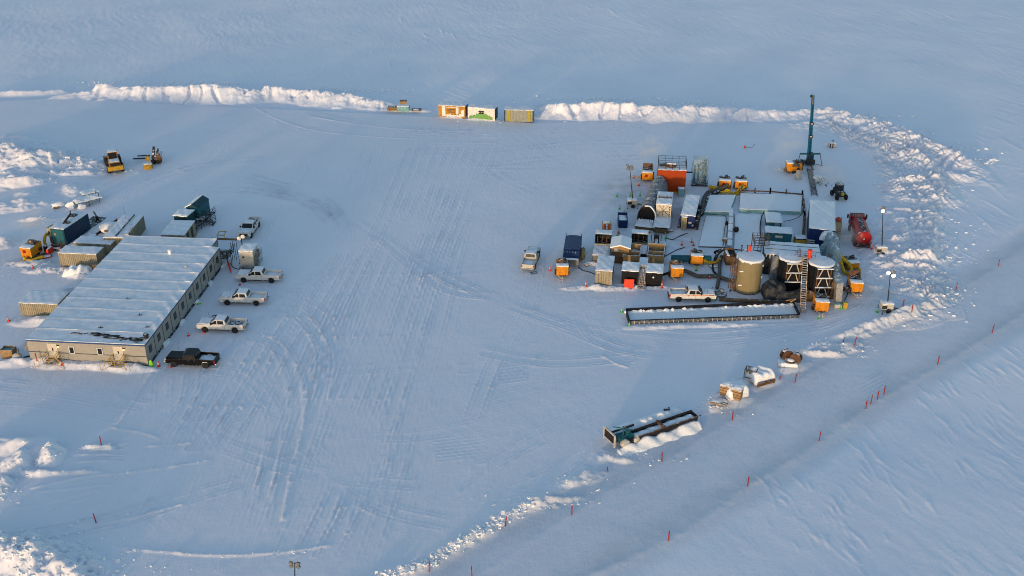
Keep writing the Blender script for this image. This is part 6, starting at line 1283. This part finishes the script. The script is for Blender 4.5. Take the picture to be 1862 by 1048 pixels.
for px, py, lab in mk:
    g = G(px, py); short = 'short' in lab; h = .7 if short else 1.35; o = thing('marker_post', ('short red marker stake ' if short else 'red marker post ')+lab.replace('short one ', ''), 'marker post', (g.x, g.y, gz(g.x, g.y)-.1), R((px*7) % 60), 'red marker posts')
    le = math.sin(px)*.09; MB().taper(-.05, .05, -.05, .05, 0, le-.045, le+.045, -.04, .04, h).build('post', postred, o); MB().taper(le*.8-.055, le*.8+.055, -.055, .055, h*.72, le*.9-.055, le*.9+.055, -.052, .052, h*.84).build('band', red, o)
# ------------------------------------------------------------------ things along the road
a, e = G(1118, 812), G(1262, 762); d = e-a; t = thing('steel_barge', 'long narrow dark steel trough half filled with snow beside the road', 'trough', a, math.atan2(d.y, d.x)); L = d.length; bw = .95
MB().box(1.5, L, -bw+.3, -bw+.42, .0, .75).box(1.5, L, bw-.42, bw-.3, .2, .9).box(L-.12, L, -bw+.42, bw-.42, .1, .85).build('side_wall', black, t); MB().box(.5, L-.12, -bw+.42, bw-.42, .1, .35).build('floor', steel, t); snow(t, 1.5, L-.2, -bw+.45, bw-.45, .35, .35, snow_m)
q = MB()
for k in range(8): q.tube((2+k*1.2, -bw+.3, .78), (3.21+k*1.2, -bw+.3, .78), .05)
q.box(L*.55, L*.58, -bw+.2, bw-.2, .8, 1.0); q.build('rim_pipe', rust, t)
f_ = MB()
for x, y in ((-.2, -.2), (-.2, 1.9)): f_.box(x-.08, x+.08, y-.08, y+.08, 0, 1.6)
f_.box(-.28, -.12, -.2, 1.9, 1.5, 1.65).box(-.28, -.12, -.2, 1.9, .3, .42); f_.build('end_frame', whited, t); MB().box(-.23, -.17, -.12, 1.82, .42, 1.5).build('end_plate', black, t)
MB().box(-.1, 3.4, 1.2, 1.35, .9, 1.1).build('upper_beam', dark, t)
q = MB().box(.6, 2.4, -.3, .9, .35, .9).tube((1.2, .2, .9), (1.2, .2, 2.2), .08).tube((.6, .4, 1.9), (2.2, -.1, 1.6), .05).tube((.2, .8, 2.1), (1.0, .5, 1.9), .06).cyl((1.9, .3, .9), .3, .5, 12).tube((.8, -.3, 1.2), (2.6, -.3, 1.2), .06).tube((.8, -.3, .5), (.8, -.3, 1.2), .06); q.build('teal_machinery', teal, t)
MB().sheet(-.2, L, -bw-1.3, -bw+.28, lambda x, y: (.15+.38*abs(math.sin(x*1.1+.6))*abs(math.sin(x*.47)))*max(0, (y+bw+1.3)/1.58)-.75*(1-max(0, min(1, (y+bw+1.3)/1.3)))+.10*math.sin(x*2.7+y*3), .2, -1.2).build('snow_bank', snow_m, t, smooth=2)
MB().sheet(1.0, L-.5, bw-.28, bw+2.2, lambda x, y: (.9+.22*math.sin(x*2.6)+.15*math.sin(x*5.1+y))*max(0, 1-abs((y-bw-.7)/1.5))**.8*max(0, 1-abs((x-L/2)/(L/2))**4), .16, -.1).build('snow_bank', snow_m, t, smooth=2)
MB().blob((.9, -.6, .5), (.6, .4, .45), 4, 2, .2).blob((2.5, -.6, .5), (.4, .3, .45), 8, 2, .2).build('snow_capped_drum', whited, t, smooth=True)
g = G(1212, 748); o = MB().box(-.35, .35, -.1, .1, 0, .3).box(.2, .35, -.3, .3, .1, .4).build('scrap_block', dark); o.location = (g.x, g.y, gz(g.x, g.y)); tag(o, 'small dark block on the snow behind the trough', 'block')
f = front(1310, 719, 1336, 727); t = thing('crate_stack', 'weathered timber crate stack with a snowy top beside the road', 'crates', f[0], R(-28)); 
for k, (x0, x1, y0, y1) in enumerate(((-1.0, .1, 0, 1.2), (.35, 1.6, -.2, 1.0))):
    o = MB()
    for j in range(4): o.box(x0, x1, y0, y1, .1+j*.36, .40+j*.36)
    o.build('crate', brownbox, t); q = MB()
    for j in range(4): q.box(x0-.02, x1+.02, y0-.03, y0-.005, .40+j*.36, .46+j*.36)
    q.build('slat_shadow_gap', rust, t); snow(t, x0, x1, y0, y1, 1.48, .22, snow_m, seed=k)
wrap('white snow covered block right of the timber crate stack', 1345, 725, 2.9, 2.2, 1.5, snow_m, 3, rz=R(20), amp=.05)
g = G(1303, 738); t = thing('timber_stack', 'loose logs sticking out of the snow left of the crate stack', 'timber', (g.x, g.y, .1), R(-25)); q = MB()
for k in range(3): q.tube((-1+k*.2, k*.25, .15), (1.2, k*.3-.1, .25), .1, 7)
q.build('log', wood, t); snow(t, -.7, .6, .1, .6, .22, .12)
g = G(1364, 692); t = thing('sled_frame', 'tan timber and steel sled frame left of its frosted load', 'sled', g, R(-25)); q = MB()
for x in (-.8, .6):
    for y in (0, 1.0): q.tube((x, y, 0), (x, y, 1.4), .05)
for z in (.3, 1.35):
    for y in (0, 1.0): q.tube((-.8, y, z), (.6, y, z), .05)
for x in (-.8, .6): q.tube((x, 0, 1.35), (x, 1.0, 1.35), .05)
q.build('frame', rust, t); q = MB()
for k in range(5): q.box(-.6+k*.25, -.45+k*.25, .1, 1.3, 1.0, 1.15)
q.box(-.3, 1.4, .2, .35, .75, .9); q.build('timber', wood, t)
wrap('frosted blue white sled load with a brown lower edge', 1393, 697, 3.0, 2.4, 1.3, snow_m, 5, rz=R(22), amp=.12); f = G(1392, 699); o = MB().box(-1.3, 1.3, -.15, -.02, 0, .45).build('timber_plank', rust); o.location = f; o.rotation_euler = (0, 0, R(24)); tag(o, 'rusty plank along the foot of the frosted sled load', 'plank')
rl = [(1428, 655, R(20), 'left standing cable reel of the half buried three'), (1437, 662, R(80), 'low snow filled reel lying between two standing ones'), (1446, 661, R(-30), 'right standing cable reel of the half buried three')]
for i, (px, py, a_, lab) in enumerate(rl):
    g = G(px, py); t = thing('cable_reel', lab, 'reel', (g.x, g.y, .15), a_, 'half buried cable reels')
    if i != 1:
        for y in (-.3, .3): MB().lathe([(.35, -.05), (.72, -.05), (.75, 0), (.72, .05), (.35, .05)], (0, y, .7), 24, 'y').build('flange', rust, t)
        MB().lathe([(.36, -.3), (.36, .3)], (0, 0, .7), 16, 'y').build('core', dark, t); MB().lathe([(.55, -.24), (.55, .24)], (0, 0, .7), 20, 'y').build('cable', black, t); snow(t, -.4, .4, -.2, .2, 1.2, .18)
    else:
        MB().lathe([(.4, .3), (.75, .3), (.75, .42), (.4, .42)], n=24).build('flange', rust, t); MB().lathe([(.4, 0), (.4, .3)], n=16).build('core', dark, t); MB().lathe([(.05, .4), (.5, .4), (.4, .55), (.05, .6)], n=18).build('snow_fill', snow_m, t, smooth=True)
wrap('snow covered base mound of the half buried reels', 1433, 668, 2.6, 1.4, .45, snow_m, 4, rz=R(-8))
# ------------------------------------------------------------------ loose snow blocks (uncountable)
rn = np.random.RandomState(11); b = MB(); tmpl = bmesh.new(); bmesh.ops.create_icosphere(tmpl, subdivisions=1, radius=1); TV = np.array([v.co[:] for v in tmpl.verts]); TF = [tuple(v.index for v in f.verts) for f in tmpl.faces]; tmpl.free()
TB = np.array([(x, y, z) for x in (-1, 1) for y in (-1, 1) for z in (-1, 1)], float); FB = [(0,1,3,2), (4,6,7,5), (0,4,5,1), (2,3,7,6), (0,2,6,4), (1,5,7,3)]; NV = [0]
def piece(x, y, z, s):
    slab = s > .13 or rn.rand() < .4; V_, F_ = (TB*.78, FB) if slab else (TV, TF)
    v = V_*(1+.5*(rn.rand(len(V_), 1)-.5))*np.array([s*(.7+.8*rn.rand()), s*(.7+.8*rn.rand()), s*(.35+.5*rn.rand())])
    a1, a2 = rn.rand()*6.3, (rn.rand()-.5)*1.3; c1, s1_, c2, s2_ = math.cos(a1), math.sin(a1), math.cos(a2), math.sin(a2)
    v = v @ np.array([[1, 0, 0], [0, c2, s2_], [0, -s2_, c2]]) @ np.array([[c1, s1_, 0], [-s1_, c1, 0], [0, 0, 1]])
    AF.extend([tuple(i+NV[0] for i in f) for f in F_]); NV[0] += len(V_); AV.append(v+np.array([x, y, z]))
AV = []; AF = []
def scatter(px, py, rx, ry, n, s0, s1):
    c = G(px, py)
    for _ in range(n):
        x = c.x+rn.normal()*rx*.8; y = c.y+rn.normal()*ry*.75; s = (s0+(s1-s0)*rn.rand()**4)*.8; z = gz(x, y)
        piece(x, y, z+s*.05, s)
for a_ in [(330,150,16,1.6,420,.1,.4),(600,163,11,1.3,420,.1,.4),(1090,180,10,1.2,380,.1,.4),(1240,186,10,1.2,380,.1,.4),(1440,196,9,1,50,.1,.35),(1580,208,6,1.5,90,.12,.5),(1660,240,5,2,110,.12,.55),(1720,268,5,2,110,.12,.55),(1775,292,3,1.5,50,.12,.5),(1670,340,5,5,500,.06,.32),(1690,400,4,5,420,.06,.32),(1680,520,4,4,420,.06,.3),(1680,450,4,5,420,.06,.3),(1655,560,3,1.5,120,.05,.22),
    (40,280,5,3,90,.1,.5),(150,290,4,3,110,.1,.5),(60,330,3,2,90,.08,.4),(150,310,6,1.2,90,.06,.25),(70,400,5,3,60,.06,.25),(60,1015,5,2.5,700,.03,.26),(110,1035,5,2.5,700,.03,.24),(20,1000,4,2,400,.03,.26),(35,850,1.2,2,120,.05,.26),(5,890,1.5,2,120,.05,.26),(95,835,1.2,2,120,.05,.24),(110,860,6,.4,70,.04,.14),(180,815,2.5,.25,60,.04,.13),(90,490,5,1.4,160,.04,.16),(140,508,3,1,80,.04,.15),(130,525,2,.8,50,.04,.15),(150,668,8,.7,90,.03,.12),(60,582,3,.6,50,.04,.15),
    (1080,523,4,.4,60,.03,.12),(1180,527,4,.4,60,.03,.12),(1510,630,5,1.5,120,.05,.2),(1640,585,3,1,50,.05,.2),(980,910,4,.8,90,.04,.2),(1060,870,3,1.6,70,.04,.18),(1130,825,3,1,70,.04,.2),(1290,738,2.5,1,60,.04,.18),(800,205,7,.5,60,.05,.2),(930,222,5,.4,50,.05,.2),(200,312,4,1,40,.05,.22),(1500,300,4,4,40,.05,.15),(250,700,12,4,25,.03,.08),(930,680,8,4,20,.03,.08)]: scatter(*a_)
def along(pts, n, s0, s1, sp):
    P = [g2(p) for p in pts]
    for _ in range(n):
        i = rn.randint(len(P)-1); t_ = rn.rand(); c = Vector(((P[i][0]*(1-t_)+P[i+1][0]*t_)+rn.normal()*sp, (P[i][1]*(1-t_)+P[i+1][1]*t_)+rn.normal()*sp)); s = s0+(s1-s0)*rn.rand()**2.5
        piece(c.x, c.y, gz(c.x, c.y)+s*.1, s)
along([(690,1052),(770,1025),(830,992),(880,962),(920,938),(975,912)], 420, .05, .22, .3); along([(1290,735),(1300,730),(1340,705)], 40, .05, .18, .5)
along([(210,868),(290,846),(380,838)], 90, .03, .1, .12); along([(215,990),(330,1010),(450,1010),(560,1003)], 80, .03, .1, .15)
me = bpy.data.meshes.new('snow_blocks'); me.from_pydata([tuple(p) for p in np.concatenate(AV)], [], AF); me.materials.append(chunk_m); o = bpy.data.objects.new('snow_blocks', me); COL.objects.link(o); tag(o, kind='stuff')

# ------------------------------------------------------------------ exhaust vapour hanging round the plant
def steam(px, py, z, rx, ry, rz_, dens):
    g = G(px, py); m = bpy.data.materials.new('vapour'); m.use_nodes = True; n = m.node_tree.nodes; L = m.node_tree.links; n.remove(n['Principled BSDF'])
    v = n.new('ShaderNodeVolumePrincipled'); v.inputs['Color'].default_value = (1, 1, 1, 1); t = n.new('ShaderNodeTexCoord'); gr = n.new('ShaderNodeVectorMath'); gr.operation = 'LENGTH'
    L.new(t.outputs['Object'], gr.inputs[0]); a = n.new('ShaderNodeMapRange'); a.inputs[1].default_value = 1; a.inputs[2].default_value = .1; a.inputs[3].default_value = 0; a.inputs[4].default_value = 1; L.new(gr.outputs['Value'], a.inputs[0])
    z_ = n.new('ShaderNodeTexNoise'); z_.inputs['Scale'].default_value = 1.7; z_.inputs['Detail'].default_value = 4; L.new(t.outputs['Object'], z_.inputs['Vector']); b = n.new('ShaderNodeMapRange'); b.inputs[1].default_value = .42; b.inputs[2].default_value = .72; L.new(z_.outputs[0], b.inputs[0])
    mm_ = n.new('ShaderNodeMath'); mm_.operation = 'MULTIPLY'; L.new(a.outputs[0], mm_.inputs[0]); L.new(b.outputs[0], mm_.inputs[1]); m2 = n.new('ShaderNodeMath'); m2.operation = 'MULTIPLY'; m2.inputs[1].default_value = dens; L.new(mm_.outputs[0], m2.inputs[0]); L.new(m2.outputs[0], v.inputs['Density']); L.new(v.outputs[0], n['Material Output'].inputs['Volume'])
    b_ = MB(); bmesh.ops.create_icosphere(b_.bm, subdivisions=3, radius=1); o = b_.build('steam', m); o.location = (g.x, g.y, z); o.scale = (rx, ry, rz_); tag(o, kind='stuff')
steam(1524, 450, 2.2, 3.6, 5, 2.0, 0.30); steam(1500, 345, 2.5, 4.5, 5, 2.2, 0.21); steam(1180, 300, 3.2, 3.5, 5, 2.6, 0.21); steam(1395, 500, 3, 3, 2.2, 2.6, 0.21); steam(1432, 285, 3, 4, 6, 2.6, 0.12); steam(62, 430, 2.6, 4, 4.5, 2.2, 0.24)

for i, (lab, pts, r_) in enumerate([('thin dark cable snaking from the brown hut toward the orange cones', [(1150, 478), (1180, 474), (1205, 468), (1230, 455), (1245, 450)], .06), ('black cable lying between the rig trailer and the navy house', [(1212, 432), (1222, 436), (1235, 430), (1250, 424)], .06), ('dark cable from the navy trailer toward the olive container', [(1052, 486), (1060, 492), (1072, 495), (1084, 500)], .06), ('dark cable between the silver duct and the heater with long hoses', [(1532, 552), (1541, 535), (1540, 515), (1546, 500)], .06), ('dark cable running from the camp corner porch to the white tank', [(418, 478), (424, 486), (434, 490), (441, 491)], .05)]): hose(lab, [(a, b, .08) for a, b in pts], r_, black, 'cable', 'cable', 0, None)
for i, (px, py, lab) in enumerate([(1218, 420, 'small rusty pallet between the rig trailer and the navy house'), (1296, 486, 'small rusty pallet below the sagging yellow hose'), (1068, 482, 'small rusty pallet left of the slatted shelter')]):
    g = G(px, py); t = thing('pallet', lab, 'pallet', g, .3*i); q = MB()
    for k in range(3): q.box(-.5+k*.45, -.4+k*.45, -.5, .5, 0, .12)
    q.build('bearer', rust, t); MB().box(-.52, .52, -.5, .5, .12, .16).build('deck_board', wood, t); snow(t, -.4, .4, -.4, .4, .16, .05)
